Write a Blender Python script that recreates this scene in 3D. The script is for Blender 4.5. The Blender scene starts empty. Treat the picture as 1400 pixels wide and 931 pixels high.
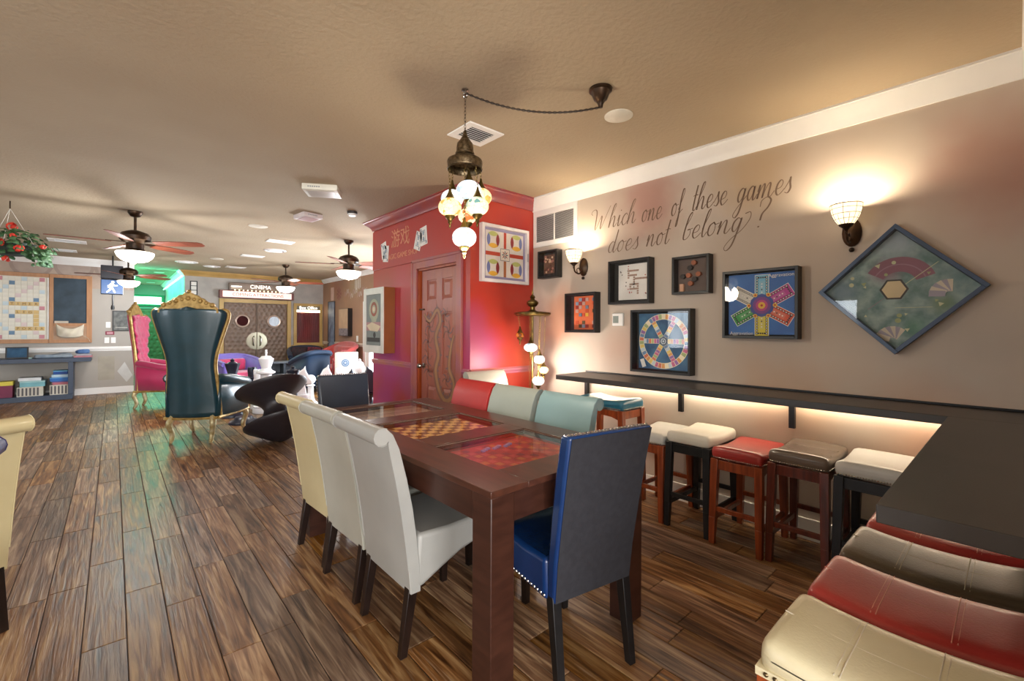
import bpy, bmesh, math, random
from math import sin, cos, pi, radians, sqrt
from mathutils import Vector, Matrix
rng = random.Random(7)
scene = bpy.context.scene
COL = scene.collection

# ------------------------------------------------------------ camera
cam = bpy.data.cameras.new('camera')
cam.sensor_width = 36.0
cam.lens = 36.0 * 613.7 / 1400.0
cam.shift_y = -15.5 / 1400.0
cam.clip_start = 0.02
camo = bpy.data.objects.new('camera', cam)
COL.objects.link(camo)
camo.matrix_world = Matrix.Translation((0, 0, 1.28)) @ Matrix.Rotation(radians(-41.61), 4, 'Z') @ Matrix.Rotation(radians(90), 4, 'X') @ Matrix.Rotation(radians(0.25), 4, 'Z')
scene.camera = camo

# ------------------------------------------------------------ world, exposure
world = bpy.data.worlds.new('daylight')
scene.world = world
world.use_nodes = True
bg = world.node_tree.nodes['Background']
bg.inputs[0].default_value = (0.80, 0.90, 1.0, 1)
bg.inputs[1].default_value = 2.5
vs = scene.view_settings
vs.view_transform = 'Standard'
vs.look = 'None'
vs.gamma = 1.0
vs.exposure = 1.22
vs.use_curve_mapping = False
scene.cycles.max_bounces = 8
scene.cycles.diffuse_bounces = 4
scene.cycles.sample_clamp_indirect = 4.0
scene.cycles.use_denoising = True

def area(name, loc, rot, sx, sy, power, color=(1, 1, 1), spread=180):
    l = bpy.data.lights.new(name, 'AREA')
    l.shape = 'RECTANGLE'; l.size = sx; l.size_y = sy
    l.energy = power; l.color = color; l.spread = radians(spread)
    o = bpy.data.objects.new(name, l); COL.objects.link(o)
    o.location = loc; o.rotation_euler = [radians(a) for a in rot]
    return o

def bulb(name, loc, power, color=(1, 0.8, 0.55), r=0.04):
    l = bpy.data.lights.new(name, 'POINT')
    l.energy = power; l.color = color; l.shadow_soft_size = r
    o = bpy.data.objects.new(name, l); COL.objects.link(o); o.location = loc
    return o

DAY = (0.84, 0.92, 1.0)
# daylight through left windows and far right glazed door; added fill behind the camera
for (y, w, pw_) in ((2.5, 0.7, 14), (5.9, 0.7, 10)):
    area('window_daylight', (-4.93, y, 1.35), (0, -90, 0), 1.1, w, pw_, DAY)
for x in (-4.0, -2.2, -0.4):
    area('window_daylight', (x, -3.43, 1.45), (90, 0, 0), 1.5, 1.8, 62, (1.0, 0.98, 0.96))
area('window_daylight', (4.20, 7.6, 1.15), (0, 90, 0), 1.9, 1.6, 60, DAY)

# ------------------------------------------------------------ helpers
def lin(c):
    return tuple((x / 12.92 if x <= 0.04045 else ((x + 0.055) / 1.055) ** 2.4) for x in c) + (1.0,)

def rgb(h):
    if isinstance(h, str):
        h = h.lstrip('#'); return tuple(int(h[i:i + 2], 16) / 255 for i in (0, 2, 4))
    return h

MATS = {}
def pm(name, col, rough=0.5, metal=0.0, col2=None, vscale=6.0, stretch=(1, 1, 1), bump=0.0, bscale=60.0,
       coat=0.0, emit=None, es=0.0, spec=0.5, detail=4.0, blotches=None, sheen=0.0, contrast=(0.35, 0.65), bd=0.002):
    """procedural material: a two-tone noise colour, a noise relief, optional painted blotches"""
    if name in MATS: return MATS[name]
    m = bpy.data.materials.new(name); m.use_nodes = True
    nt = m.node_tree; N = nt.nodes; L = nt.links
    b = N['Principled BSDF']
    b.inputs['Roughness'].default_value = rough
    b.inputs['Metallic'].default_value = metal
    b.inputs['Coat Weight'].default_value = coat
    b.inputs['Coat Roughness'].default_value = 0.08
    b.inputs['Specular IOR Level'].default_value = spec
    if sheen: b.inputs['Sheen Weight'].default_value = sheen
    tc = N.new('ShaderNodeTexCoord')
    mp = N.new('ShaderNodeMapping'); mp.inputs['Scale'].default_value = stretch
    L.new(tc.outputs['Object'], mp.inputs['Vector'])
    c1 = lin(rgb(col))
    if col2 is None: col2 = tuple(x * 0.93 for x in rgb(col))
    no = N.new('ShaderNodeTexNoise'); no.inputs['Scale'].default_value = vscale; no.inputs['Detail'].default_value = detail
    L.new(mp.outputs[0], no.inputs['Vector'])
    cr = N.new('ShaderNodeValToRGB')
    cr.color_ramp.elements[0].position = contrast[0]; cr.color_ramp.elements[0].color = c1
    cr.color_ramp.elements[1].position = contrast[1]; cr.color_ramp.elements[1].color = lin(rgb(col2))
    L.new(no.outputs['Fac'], cr.inputs['Fac'])
    out = cr.outputs['Color']
    if blotches:
        geo = N.new('ShaderNodeNewGeometry')
        wn = N.new('ShaderNodeTexNoise'); wn.inputs['Scale'].default_value = 2.2; wn.inputs['Detail'].default_value = 3
        L.new(geo.outputs['Position'], wn.inputs['Vector'])
        for (p, r, c, k) in blotches:
            d = N.new('ShaderNodeVectorMath'); d.operation = 'DISTANCE'
            L.new(geo.outputs['Position'], d.inputs[0]); d.inputs[1].default_value = p
            a = N.new('ShaderNodeMath'); a.operation = 'MULTIPLY_ADD'
            L.new(wn.outputs['Fac'], a.inputs[0]); a.inputs[1].default_value = r * 1.4
            L.new(d.outputs['Value'], a.inputs[2])
            mr = N.new('ShaderNodeMapRange'); mr.interpolation_type = 'SMOOTHSTEP'
            mr.inputs['From Min'].default_value = r * 0.7; mr.inputs['From Max'].default_value = r * 1.75
            mr.inputs['To Min'].default_value = k; mr.inputs['To Max'].default_value = 0.0
            L.new(a.outputs[0], mr.inputs['Value'])
            mx = N.new('ShaderNodeMix'); mx.data_type = 'RGBA'
            L.new(mr.outputs['Result'], mx.inputs['Factor']); L.new(out, mx.inputs['A'])
            mx.inputs['B'].default_value = lin(rgb(c)); out = mx.outputs['Result']
    L.new(out, b.inputs['Base Color'])
    if bump:
        bn = N.new('ShaderNodeTexNoise'); bn.inputs['Scale'].default_value = bscale; bn.inputs['Detail'].default_value = 3
        L.new(mp.outputs[0], bn.inputs['Vector'])
        bp = N.new('ShaderNodeBump'); bp.inputs['Strength'].default_value = bump; bp.inputs["Distance"].default_value = bd
        L.new(bn.outputs['Fac'], bp.inputs['Height']); L.new(bp.outputs['Normal'], b.inputs['Normal'])
    if emit is not None:
        b.inputs['Emission Color'].default_value = lin(rgb(emit)); b.inputs['Emission Strength'].default_value = es
    MATS[name] = m
    return m

def glass_pane_mat(name='clear_glass', tint=(1, 1, 1), ior=1.45, rough=0.0):
    if name in MATS: return MATS[name]
    m = bpy.data.materials.new(name); m.use_nodes = True
    nt = m.node_tree; N = nt.nodes; L = nt.links; N.clear()
    o = N.new('ShaderNodeOutputMaterial'); mx = N.new('ShaderNodeMixShader')
    t = N.new('ShaderNodeBsdfTransparent'); t.inputs[0].default_value = (*tint, 1)
    g = N.new('ShaderNodeBsdfGlossy'); g.inputs['Roughness'].default_value = rough
    f = N.new('ShaderNodeFresnel'); f.inputs['IOR'].default_value = ior
    ge = N.new('ShaderNodeNewGeometry'); iv = N.new('ShaderNodeMath'); iv.operation = 'SUBTRACT'; iv.inputs[0].default_value = 1.0; L.new(ge.outputs['Backfacing'], iv.inputs[1])
    mu = N.new('ShaderNodeMath'); mu.operation = 'MULTIPLY'; L.new(f.outputs[0], mu.inputs[0]); L.new(iv.outputs[0], mu.inputs[1])   # only the outer faces mirror
    L.new(mu.outputs[0], mx.inputs[0]); L.new(t.outputs[0], mx.inputs[1]); L.new(g.outputs[0], mx.inputs[2])
    L.new(mx.outputs[0], o.inputs[0]); MATS[name] = m
    return m

class M:
    """mesh collector: shapes are added, then linked as one mesh object"""
    def __init__(s): s.v = []; s.f = []; s.m = []
    def add(s, V, F, mi=0):
        o = len(s.v); s.v += [tuple(p) for p in V]; s.f += [tuple(i + o for i in f) for f in F]; s.m += [mi] * len(F); return s
    def box(s, x0, y0, z0, x1, y1, z1, mi=0, R=None, c=(0, 0, 0)):
        V = [(x, y, z) for x in (x0, x1) for y in (y0, y1) for z in (z0, z1)]
        if R is not None: V = [tuple(R @ Vector(p) + Vector(c)) for p in V]
        return s.add(V, [(0, 1, 3, 2), (4, 6, 7, 5), (0, 4, 5, 1), (2, 3, 7, 6), (0, 2, 6, 4), (1, 5, 7, 3)], mi)
    def taper(s, p0, p1, a0, a1, b0=None, b1=None, mi=0):
        """square bar from p0 to p1, half widths a (x) and b (y) at each end"""
        b0 = a0 if b0 is None else b0; b1 = a1 if b1 is None else b1
        V = []
        for (p, a, b) in ((p0, a0, b0), (p1, a1, b1)):
            V += [(p[0] - a, p[1] - b, p[2]), (p[0] + a, p[1] - b, p[2]), (p[0] + a, p[1] + b, p[2]), (p[0] - a, p[1] + b, p[2])]
        return s.add(V, [(0, 3, 2, 1), (4, 5, 6, 7)] + [(i, (i + 1) % 4, 4 + (i + 1) % 4, 4 + i) for i in range(4)], mi)
    def bar(s, p0, p1, w, h, mi=0):
        p0 = Vector(p0); p1 = Vector(p1); d = (p1 - p0).normalized()
        up = Vector((0, 0, 1)) if abs(d.z) < 0.95 else Vector((1, 0, 0))
        a = d.cross(up).normalized() * w / 2; b = a.cross(d).normalized() * h / 2
        V = [q + i * a + j * b for q in (p0, p1) for (i, j) in ((-1, -1), (1, -1), (1, 1), (-1, 1))]
        return s.add(V, [(0, 3, 2, 1), (4, 5, 6, 7)] + [(i, (i + 1) % 4, 4 + (i + 1) % 4, 4 + i) for i in range(4)], mi)
    def lathe(s, prof, n=20, c=(0, 0, 0), mi=0, R=None, sy=1.0):
        V = []
        for (r, z) in prof:
            for i in range(n):
                a = 2 * pi * i / n; p = Vector((r * cos(a), r * sin(a) * sy, z))
                if R is not None: p = R @ p
                V.append(tuple(p + Vector(c)))
        F = [(k * n + i, k * n + (i + 1) % n, (k + 1) * n + (i + 1) % n, (k + 1) * n + i) for k in range(len(prof) - 1) for i in range(n)]
        if prof[0][0] > 1e-4: F.append(tuple(range(n - 1, -1, -1)))
        if prof[-1][0] > 1e-4: F.append(tuple((len(prof) - 1) * n + i for i in range(n)))
        return s.add(V, F, mi)
    def tube(s, pts, r, n=8, mi=0, closed=False):
        P = [Vector(p) for p in pts]; k = len(P); V = []
        rr = r if isinstance(r, (list, tuple)) else [r] * k
        prev = None
        for i in range(k):
            if closed: d = (P[(i + 1) % k] - P[i - 1]).normalized()
            else: d = (P[min(i + 1, k - 1)] - P[max(i - 1, 0)]).normalized()
            if prev is None:
                up = Vector((0, 0, 1)) if abs(d.z) < 0.9 else Vector((1, 0, 0)); a = d.cross(up).normalized()
            else: a = (prev - d * prev.dot(d)).normalized()
            prev = a; b = d.cross(a)
            V += [P[i] + rr[i] * (cos(2 * pi * j / n) * a + sin(2 * pi * j / n) * b) for j in range(n)]
        F = []
        for i in range(k if closed else k - 1):
            q = (i + 1) % k
            F += [(i * n + j, i * n + (j + 1) % n, q * n + (j + 1) % n, q * n + j) for j in range(n)]
        if not closed: F += [tuple(range(n - 1, -1, -1)), tuple((k - 1) * n + j for j in range(n))]
        return s.add(V, F, mi)
    def prism(s, poly, y0, y1, mi=0, f=None):
        """polygon in (a,b), extruded from y0 to y1; f maps (a,y,b) to a point"""
        f = f or (lambda a, y, b: (a, y, b)); n = len(poly)
        V = [f(a, y0, b) for a, b in poly] + [f(a, y1, b) for a, b in poly]
        return s.add(V, [tuple(range(n - 1, -1, -1)), tuple(range(n, 2 * n))] + [(i, (i + 1) % n, n + (i + 1) % n, n + i) for i in range(n)], mi)
    def rbox(s, x0, y0, z0, x1, y1, z1, r=0.02, k=2, mi=0, df=None):
        """box with rounded edges and k inner spans, deformed by df"""
        cx, cy, cz = (x0 + x1) / 2, (y0 + y1) / 2, (z0 + z1) / 2; h = ((x1 - x0) / 2, (y1 - y0) / 2, (z1 - z0) / 2)
        r = min(r, *[q * 0.999 for q in h])
        def ax(H):
            a = [-H, -H + 0.35 * r, -H + r]; b = H - r
            return a + [-b + 2 * b * i / k for i in range(1, k)] + [b, b + 0.65 * r, H]
        idx = {}; V = []; F = []
        def vid(p):
            key = tuple(round(q, 5) for q in p)
            if key not in idx:
                inn = [max(-(h[i] - r), min(h[i] - r, p[i])) for i in range(3)]
                d = Vector([p[i] - inn[i] for i in range(3)])
                q = Vector(inn) + (d.normalized() * r if d.length > 1e-9 else d)
                q = (q.x + cx, q.y + cy, q.z + cz)
                if df: q = df(*q)
                idx[key] = len(V); V.append(q)
            return idx[key]
        for A in range(3):
            B, C = (A + 1) % 3, (A + 2) % 3; gb, gc = ax(h[B]), ax(h[C])
            for sg in (-1, 1):
                for i in range(len(gb) - 1):
                    for j in range(len(gc) - 1):
                        q = []
                        for (u, v) in ((gb[i], gc[j]), (gb[i + 1], gc[j]), (gb[i + 1], gc[j + 1]), (gb[i], gc[j + 1])):
                            p = [0, 0, 0]; p[A] = sg * h[A]; p[B] = u; p[C] = v; q.append(vid(p))
                        F.append(tuple(q) if sg > 0 else tuple(reversed(q)))
        return s.add(V, F, mi)
    def sphere(s, c, r, n=10, mi=0, sz=1.0):
        return s.lathe([(r * sin(pi * i / n) if 0 < i < n else 1e-5, -r * sz * cos(pi * i / n)) for i in range(n + 1)], n * 2 if n > 5 else 8, c, mi)
    def build(s, name, mats, parent=None, loc=None, bevel=0, smooth=True, ang=38, bseg=2):
        me = bpy.data.meshes.new(name); me.from_pydata(s.v, [], s.f)
        if not isinstance(mats, (list, tuple)): mats = [mats]
        for m in mats: me.materials.append(m)
        if len(mats) > 1: me.polygons.foreach_set('material_index', s.m)
        if smooth:
            me.shade_smooth(); me.set_sharp_from_angle(angle=radians(ang))
        me.update()
        o = bpy.data.objects.new(name, me); COL.objects.link(o)
        if parent: o.parent = parent
        if loc: o.location = loc
        if bevel:
            b = o.modifiers.new('bevel', 'BEVEL'); b.width = bevel; b.segments = bseg; b.limit_method = 'ANGLE'; b.angle_limit = radians(40)
        return o

def tag(o, label, cat, group=None, kind=None):
    if label: o['label'] = label
    if cat: o['category'] = cat
    if group: o['group'] = group
    if kind: o['kind'] = kind
    return o
def thing(name, label, cat, loc=(0, 0, 0), rz=0, group=None):
    o = bpy.data.objects.new(name, None); COL.objects.link(o); o.empty_display_size = 0.1
    o.location = loc; o.rotation_euler = (0, 0, rz)
    return tag(o, label, cat, group)
def struct(o): o['kind'] = 'structure'; return o
def stuff(o): o['kind'] = 'stuff'; return o
def lab(o, l): o['label'] = l; return o

def catmull(P, n=6):
    P = [Vector(p) for p in P]; out = []
    if len(P) < 3: return P
    Q = [P[0] * 2 - P[1]] + P + [P[-1] * 2 - P[-2]]
    for i in range(1, len(Q) - 2):
        for t in range(n):
            t /= n; a, b, c, d = Q[i - 1:i + 3]
            out.append(0.5 * ((2 * b) + (c - a) * t + (2 * a - 5 * b + 4 * c - d) * t * t + (3 * b - a - 3 * c + d) * t ** 3))
    return out + [P[-1]]

def text_mesh(body, size, mat, parent, f, name='lettering', align='CENTER', ext=0.002, sx=1.0):
    """flat lettering; f maps the text plane (a right, b up, e out) to a point"""
    cu = bpy.data.curves.new('t', 'FONT'); cu.body = body; cu.size = size; cu.extrude = ext; cu.align_x = align; cu.resolution_u = 3
    to = bpy.data.objects.new('t', cu); COL.objects.link(to)
    bpy.context.view_layer.update()
    me = bpy.data.meshes.new_from_object(to.evaluated_get(bpy.context.evaluated_depsgraph_get()))
    bpy.data.objects.remove(to)
    me.name = name
    for v in me.vertices: v.co = f(v.co.x * sx, v.co.y, v.co.z)
    me.materials.clear(); me.materials.append(mat)
    o = bpy.data.objects.new(name, me); COL.objects.link(o); o.parent = parent
    return o

def disc(m, c, r, f, mi=0, n=20, r0=0.0, a0=0, a1=2 * pi, e=0.0):
    """flat disc, ring or sector in a picture plane f(a,b,e)"""
    full = abs(a1 - a0 - 2 * pi) < 1e-6
    A = [a0 + (a1 - a0) * i / n for i in range(n + (0 if full else 1))]
    if r0 > 0:
        V = [f(c[0] + r0 * cos(t), c[1] + r0 * sin(t), e) for t in A] + [f(c[0] + r * cos(t), c[1] + r * sin(t), e) for t in A]
        k = len(A); m.add(V, [(i, (i + 1) % k, k + (i + 1) % k, k + i) for i in range(k if full else k - 1)], mi)
    else:
        V = [f(c[0] + r * cos(t), c[1] + r * sin(t), e) for t in A]
        if not full: V.append(f(c[0], c[1], e))
        m.add(V, [tuple(range(len(V)))], mi)
def rect(m, a0, b0, a1, b1, f, mi=0, e=0.0, rot=0, c=(0, 0)):
    V = []
    for (a, b) in ((a0, b0), (a1, b0), (a1, b1), (a0, b1)):
        x = a * cos(rot) - b * sin(rot) + c[0]; y = a * sin(rot) + b * cos(rot) + c[1]; V.append(f(x, y, e))
    m.add(V, [(0, 1, 2, 3)], mi)
def polyg(m, pts, f, mi=0, e=0.0): m.add([f(a, b, e) for a, b in pts], [tuple(range(len(pts)))], mi)

# ------------------------------------------------------------ shared materials
WHITE = pm('white_trim_paint', '#efeeea', 0.35, col2='#ebeae6')
BLACKM = pm('black_wood', '#111112', 0.42, col2='#191819', vscale=20)
DARKLEG = pm('espresso_wood', '#150c09', 0.35, col2='#21140f', vscale=6, stretch=(6, 6, 1))
CHERRY = pm('cherry_wood', '#94451e', 0.3, col2='#702f14', vscale=5, stretch=(8, 8, 0.8), coat=0.3)
CHERRYD = pm('dark_cherry_wood', '#6b2b17', 0.3, col2='#4a1d10', vscale=5, stretch=(8, 8, 0.8), coat=0.3)
BRONZE = pm('oil_rubbed_bronze', '#2a211b', 0.4, 0.7, col2='#4a3522', vscale=14)
BRASS = pm('antique_brass', '#8a7440', 0.35, 0.9, col2='#5c4a26', vscale=25, bump=0.3, bscale=90)
NAIL = pm('polished_nailhead', '#c9c5bd', 0.22, 0.95)
NAILD = pm('antique_nailhead', '#6f5f45', 0.28, 0.9)
CHROME = pm('satin_nickel', '#b8b4ae', 0.2, 1.0)
GOLD = pm('gilded_wood', '#c0a060', 0.42, 0.35, col2='#94753c', vscale=20, bump=0.5, bscale=45)
GLASS = glass_pane_mat()
PRINTW = pm('paper_white', '#ece9e2', 0.6)
# ================================================================ the setting
CEIL = 2.58; WX = 3.19
# floor: grout slab, then planks laid along Y
GROUT = pm('floor_grout', '#3a3029', 0.8)
def plank_mat():
    m = bpy.data.materials.new('wood_plank'); m.use_nodes = True; nt = m.node_tree; N = nt.nodes; L = nt.links
    b = N['Principled BSDF']; b.inputs['Roughness'].default_value = 0.3; b.inputs['Specular IOR Level'].default_value = 0.5
    at = N.new('ShaderNodeAttribute'); at.attribute_name = 'rnd'
    geo = N.new('ShaderNodeNewGeometry'); mp = N.new('ShaderNodeMapping'); mp.inputs['Scale'].default_value = (38, 2.6, 38)
    off = N.new('ShaderNodeVectorMath'); off.operation = 'MULTIPLY_ADD'; off.inputs[1].default_value = (0, 9, 7)
    L.new(at.outputs['Color'], off.inputs[0]); L.new(geo.outputs['Position'], off.inputs[2]); L.new(off.outputs[0], mp.inputs[0])
    n1 = N.new('ShaderNodeTexNoise'); n1.inputs['Scale'].default_value = 1.0; n1.inputs['Detail'].default_value = 6; n1.inputs['Distortion'].default_value = 0.9
    L.new(mp.outputs[0], n1.inputs['Vector'])
    r1 = N.new('ShaderNodeValToRGB'); e = r1.color_ramp.elements
    e[0].position = 0.30; e[0].color = lin(rgb('#3f281a')); e[1].position = 0.72; e[1].color = lin(rgb('#bb9b76'))
    q = e.new(0.5); q.color = lin(rgb('#825e42'))
    L.new(n1.outputs['Fac'], r1.inputs['Fac'])
    hs = N.new('ShaderNodeHueSaturation')
    mv = N.new('ShaderNodeMapRange'); mv.inputs['To Min'].default_value = 0.62; mv.inputs['To Max'].default_value = 1.2
    L.new(at.outputs['Fac'], mv.inputs['Value']); L.new(mv.outputs[0], hs.inputs['Value']); L.new(r1.outputs[0], hs.inputs['Color'])
    ms = N.new('ShaderNodeMath'); ms.operation = 'MULTIPLY'; ms.inputs[1].default_value = 7.31
    fr = N.new('ShaderNodeMath'); fr.operation = 'FRACT'; L.new(at.outputs['Fac'], ms.inputs[0]); L.new(ms.outputs[0], fr.inputs[0])
    sr = N.new('ShaderNodeMapRange'); sr.inputs['To Min'].default_value = 0.8; sr.inputs['To Max'].default_value = 1.4
    L.new(fr.outputs[0], sr.inputs['Value']); L.new(sr.outputs[0], hs.inputs['Saturation'])
    # pale scrape lines in the grain
    mp2 = N.new('ShaderNodeMapping'); mp2.inputs['Scale'].default_value = (75, 3.0, 75); L.new(off.outputs[0], mp2.inputs[0])
    n2 = N.new('ShaderNodeTexNoise'); n2.inputs['Scale'].default_value = 1.0; n2.inputs['Detail'].default_value = 3; n2.inputs['Distortion'].default_value = 0.5
    L.new(mp2.outputs[0], n2.inputs['Vector'])
    r2 = N.new('ShaderNodeValToRGB'); r2.color_ramp.elements[0].position = 0.60; r2.color_ramp.elements[0].color = (0, 0, 0, 1)
    r2.color_ramp.elements[1].position = 0.75; r2.color_ramp.elements[1].color = (0.55, 0.55, 0.55, 1); L.new(n2.outputs['Fac'], r2.inputs['Fac'])
    mx = N.new('ShaderNodeMix'); mx.data_type = 'RGBA'; L.new(r2.outputs[0], mx.inputs['Factor']); L.new(hs.outputs[0], mx.inputs['A'])
    mx.inputs['B'].default_value = lin(rgb('#b39a7e')); L.new(mx.outputs['Result'], b.inputs['Base Color'])
    bp = N.new('ShaderNodeBump'); bp.inputs['Strength'].default_value = 0.5; bp.inputs['Distance'].default_value = 0.004
    ad = N.new('ShaderNodeMath'); ad.operation = 'ADD'; L.new(n1.outputs['Fac'], ad.inputs[0]); L.new(n2.outputs['Fac'], ad.inputs[1])
    L.new(ad.outputs[0], bp.inputs['Height']); L.new(bp.outputs[0], b.inputs['Normal'])
    rr = N.new('ShaderNodeMapRange'); rr.inputs['To Min'].default_value = 0.30; rr.inputs['To Max'].default_value = 0.50
    L.new(n1.outputs['Fac'], rr.inputs['Value']); L.new(rr.outputs[0], b.inputs['Roughness'])
    return m
PLANK = plank_mat()
floor = struct(M().box(-5.1, -3.6, -0.12, 4.45, 19.0, -0.0045).build('floor', GROUT))
PW, PL, GAP = 0.1378, 0.852, 0.0035
def proj(x, y, z):
    d = 0.6641 * x + 0.7477 * y
    if d < 0.25: return None
    return (700 + (0.7477 * x - 0.6641 * y) / d * 613.7, 450 - (z - 1.28) / d * 613.7, d)
planks = []
i0 = int(math.floor((-5.1 + 0.0915) / PW)); i1 = int(math.ceil((4.4 + 0.0915) / PW))
for i in range(i0, i1):
    xa = -0.0915 + i * PW; offy = (2.438 + (i * 0.37 + (i * i % 5) * 0.11) * PL) % PL if i != 0 else 2.438 % PL
    j = -5
    while True:
        ya = offy + j * PL; j += 1
        if ya > 17.5: break
        x0, x1, y0, y1 = max(xa, -5.05), min(xa + PW, 4.4), max(ya, -3.5), min(ya + PL, 17.5)
        if x1 - x0 < 0.02 or y1 - y0 < 0.03: continue
        pc = proj((x0 + x1) / 2, (y0 + y1) / 2, 0); inv = False; a = 0
        if pc:
            inv = -60 < pc[0] < 1460 and -60 < pc[1] < 1000
            a = 1 / pc[2] ** 3 if inv else 0
        planks.append((a, x0, x1, y0, y1, rng.random()))
planks.sort(key=lambda t: -t[0])
def plank_geo(m, x0, x1, y0, y1):
    g = GAP / 2; b = 0.002
    X0, X1, Y0, Y1 = x0 + g, x1 - g, y0 + g, y1 - g
    V = [(X0, Y0, -0.0045), (X1, Y0, -0.0045), (X1, Y1, -0.0045), (X0, Y1, -0.0045), (X0 , Y0, -b), (X1, Y0, -b), (X1, Y1, -b), (X0, Y1, -b),
         (X0 + b, Y0 + b, 0), (X1 - b, Y0 + b, 0), (X1 - b, Y1 - b, 0), (X0 + b, Y1 - b, 0)]
    F = [(i, (i + 1) % 4, 4 + (i + 1) % 4, 4 + i) for i in range(4)] + [(4 + i, 4 + (i + 1) % 4, 8 + (i + 1) % 4, 8 + i) for i in range(4)] + [(8, 9, 10, 11)]
    m.add(V, F)
def rnd_attr(o, vals):
    a = o.data.attributes.new('rnd', 'FLOAT', 'FACE'); a.data.foreach_set('value', vals)
variants = {}
for t in planks[:300]:
    a, x0, x1, y0, y1, r = t; w, l = round(x1 - x0, 4), round(y1 - y0, 4)
    key = (w, l, int(r * 14))
    if key not in variants:
        m = M(); plank_geo(m, -w / 2, w / 2, -l / 2, l / 2); o = m.build('plank', PLANK, floor, smooth=False)
        rnd_attr(o, [r] * len(m.f)); variants[key] = o.data
    else:
        o = bpy.data.objects.new('plank', variants[key]); COL.objects.link(o); o.parent = floor
    o.location = ((x0 + x1) / 2, (y0 + y1) / 2, 0)
m = M(); vals = []
for t in planks[300:]:
    plank_geo(m, *t[1:5]); vals += [t[5]] * 9
o = m.build('plank_field', PLANK, floor, smooth=False); rnd_attr(o, vals); stuff(o)

# ceiling with a knockdown texture
CEILM = pm('knockdown_ceiling', '#ac9a80', 0.9, col2='#b2a187', vscale=1.2, bump=0.5, bscale=38, detail=2, bd=0.008)
ceiling = struct(M().box(-5.1, -3.6, CEIL, 4.45, 19.0, CEIL + 0.12).build('ceiling', CEILM))

TAUPE = pm('faux_finish_taupe', '#bcae9f', 0.7, col2='#c6b9ab', vscale=1.5, bump=0.08, bscale=60, blotches=[
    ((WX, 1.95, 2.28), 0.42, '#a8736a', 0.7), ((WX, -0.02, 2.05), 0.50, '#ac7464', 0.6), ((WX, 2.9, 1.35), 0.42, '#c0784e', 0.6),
    ((WX, 2.2, 1.12), 0.30, '#bb9480', 0.5), ((WX, 1.2, 2.35), 0.40, '#b59668', 0.55), ((WX, 0.9, 0.72), 0.55, '#c49a78', 0.55),
    ((WX, 0.3, 0.66), 0.45, '#c88e6a', 0.6), ((WX, 1.9, 0.6), 0.5, '#c2a083', 0.45), ((WX, 0.15, 1.2), 0.35, '#a09c98', 0.35)])
wall_right = struct(M().box(WX, -3.6, 0, WX + 0.12, 3.27, CEIL).build('wall_right', TAUPE))
# short end wall beside the camera, behind the counter wing
wall_end = struct(M().box(0.95, -0.22, 0, WX, -0.10, CEIL).build('wall_end', TAUPE))
# the red shop block
RED = pm('faux_finish_red_and_sheen', '#b02f1f', 0.42, col2='#a33a2c', vscale=2.2, bump=0.05, bscale=40, blotches=[
    ((2.55, 3.27, 1.0), 0.35, '#a8457c', 0.75), ((2.4, 4.9, 1.0), 0.7, '#a03c78', 0.8), ((2.4, 5.0, 0.4), 0.7, '#9c3370', 0.8), ((2.4, 4.6, 1.75), 0.40, '#b03848', 0.7),  # first magenta blotch paints in the purple sheen near the floor lamp
    ((2.4, 3.35, 1.3), 0.3, '#a04468', 0.8), ((2.4, 4.4, 0.7), 0.3, '#8a4a72', 0.6), ((2.95, 3.27, 2.25), 0.28, '#8a2c2c', 0.6), ((3.1, 3.27, 1.0), 0.25, '#c4603c', 0.6)])
BX, BY0, BY1 = 2.40, 3.27, 5.28
D0, D1, DH = 3.47, 4.205, 1.905      # door opening in the left face
m = M()
m.box(BX, BY0, 0, BX + 0.12, D0, CEIL); m.box(BX, D1, 0, BX + 0.12, BY1, CEIL); m.box(BX, D0, DH, BX + 0.12, D1, CEIL)
m.box(BX + 0.12, BY0, 0, WX + 0.12, BY0 + 0.12, CEIL); m.box(BX + 0.12, BY1 - 0.12, 0, 4.3, BY1, CEIL)
wall_shop = struct(m.build('wall_shop', RED))
m = M(); m.box(BX - 0.012, BY0, 1.99, BX, BY1, 2.46)
REDH = pm('header_red_paint', '#b23c34', 0.5, col2='#a8433f', vscale=2.5)
hdr = m.build('header_panel', REDH, wall_shop, bevel=0.003)
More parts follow.
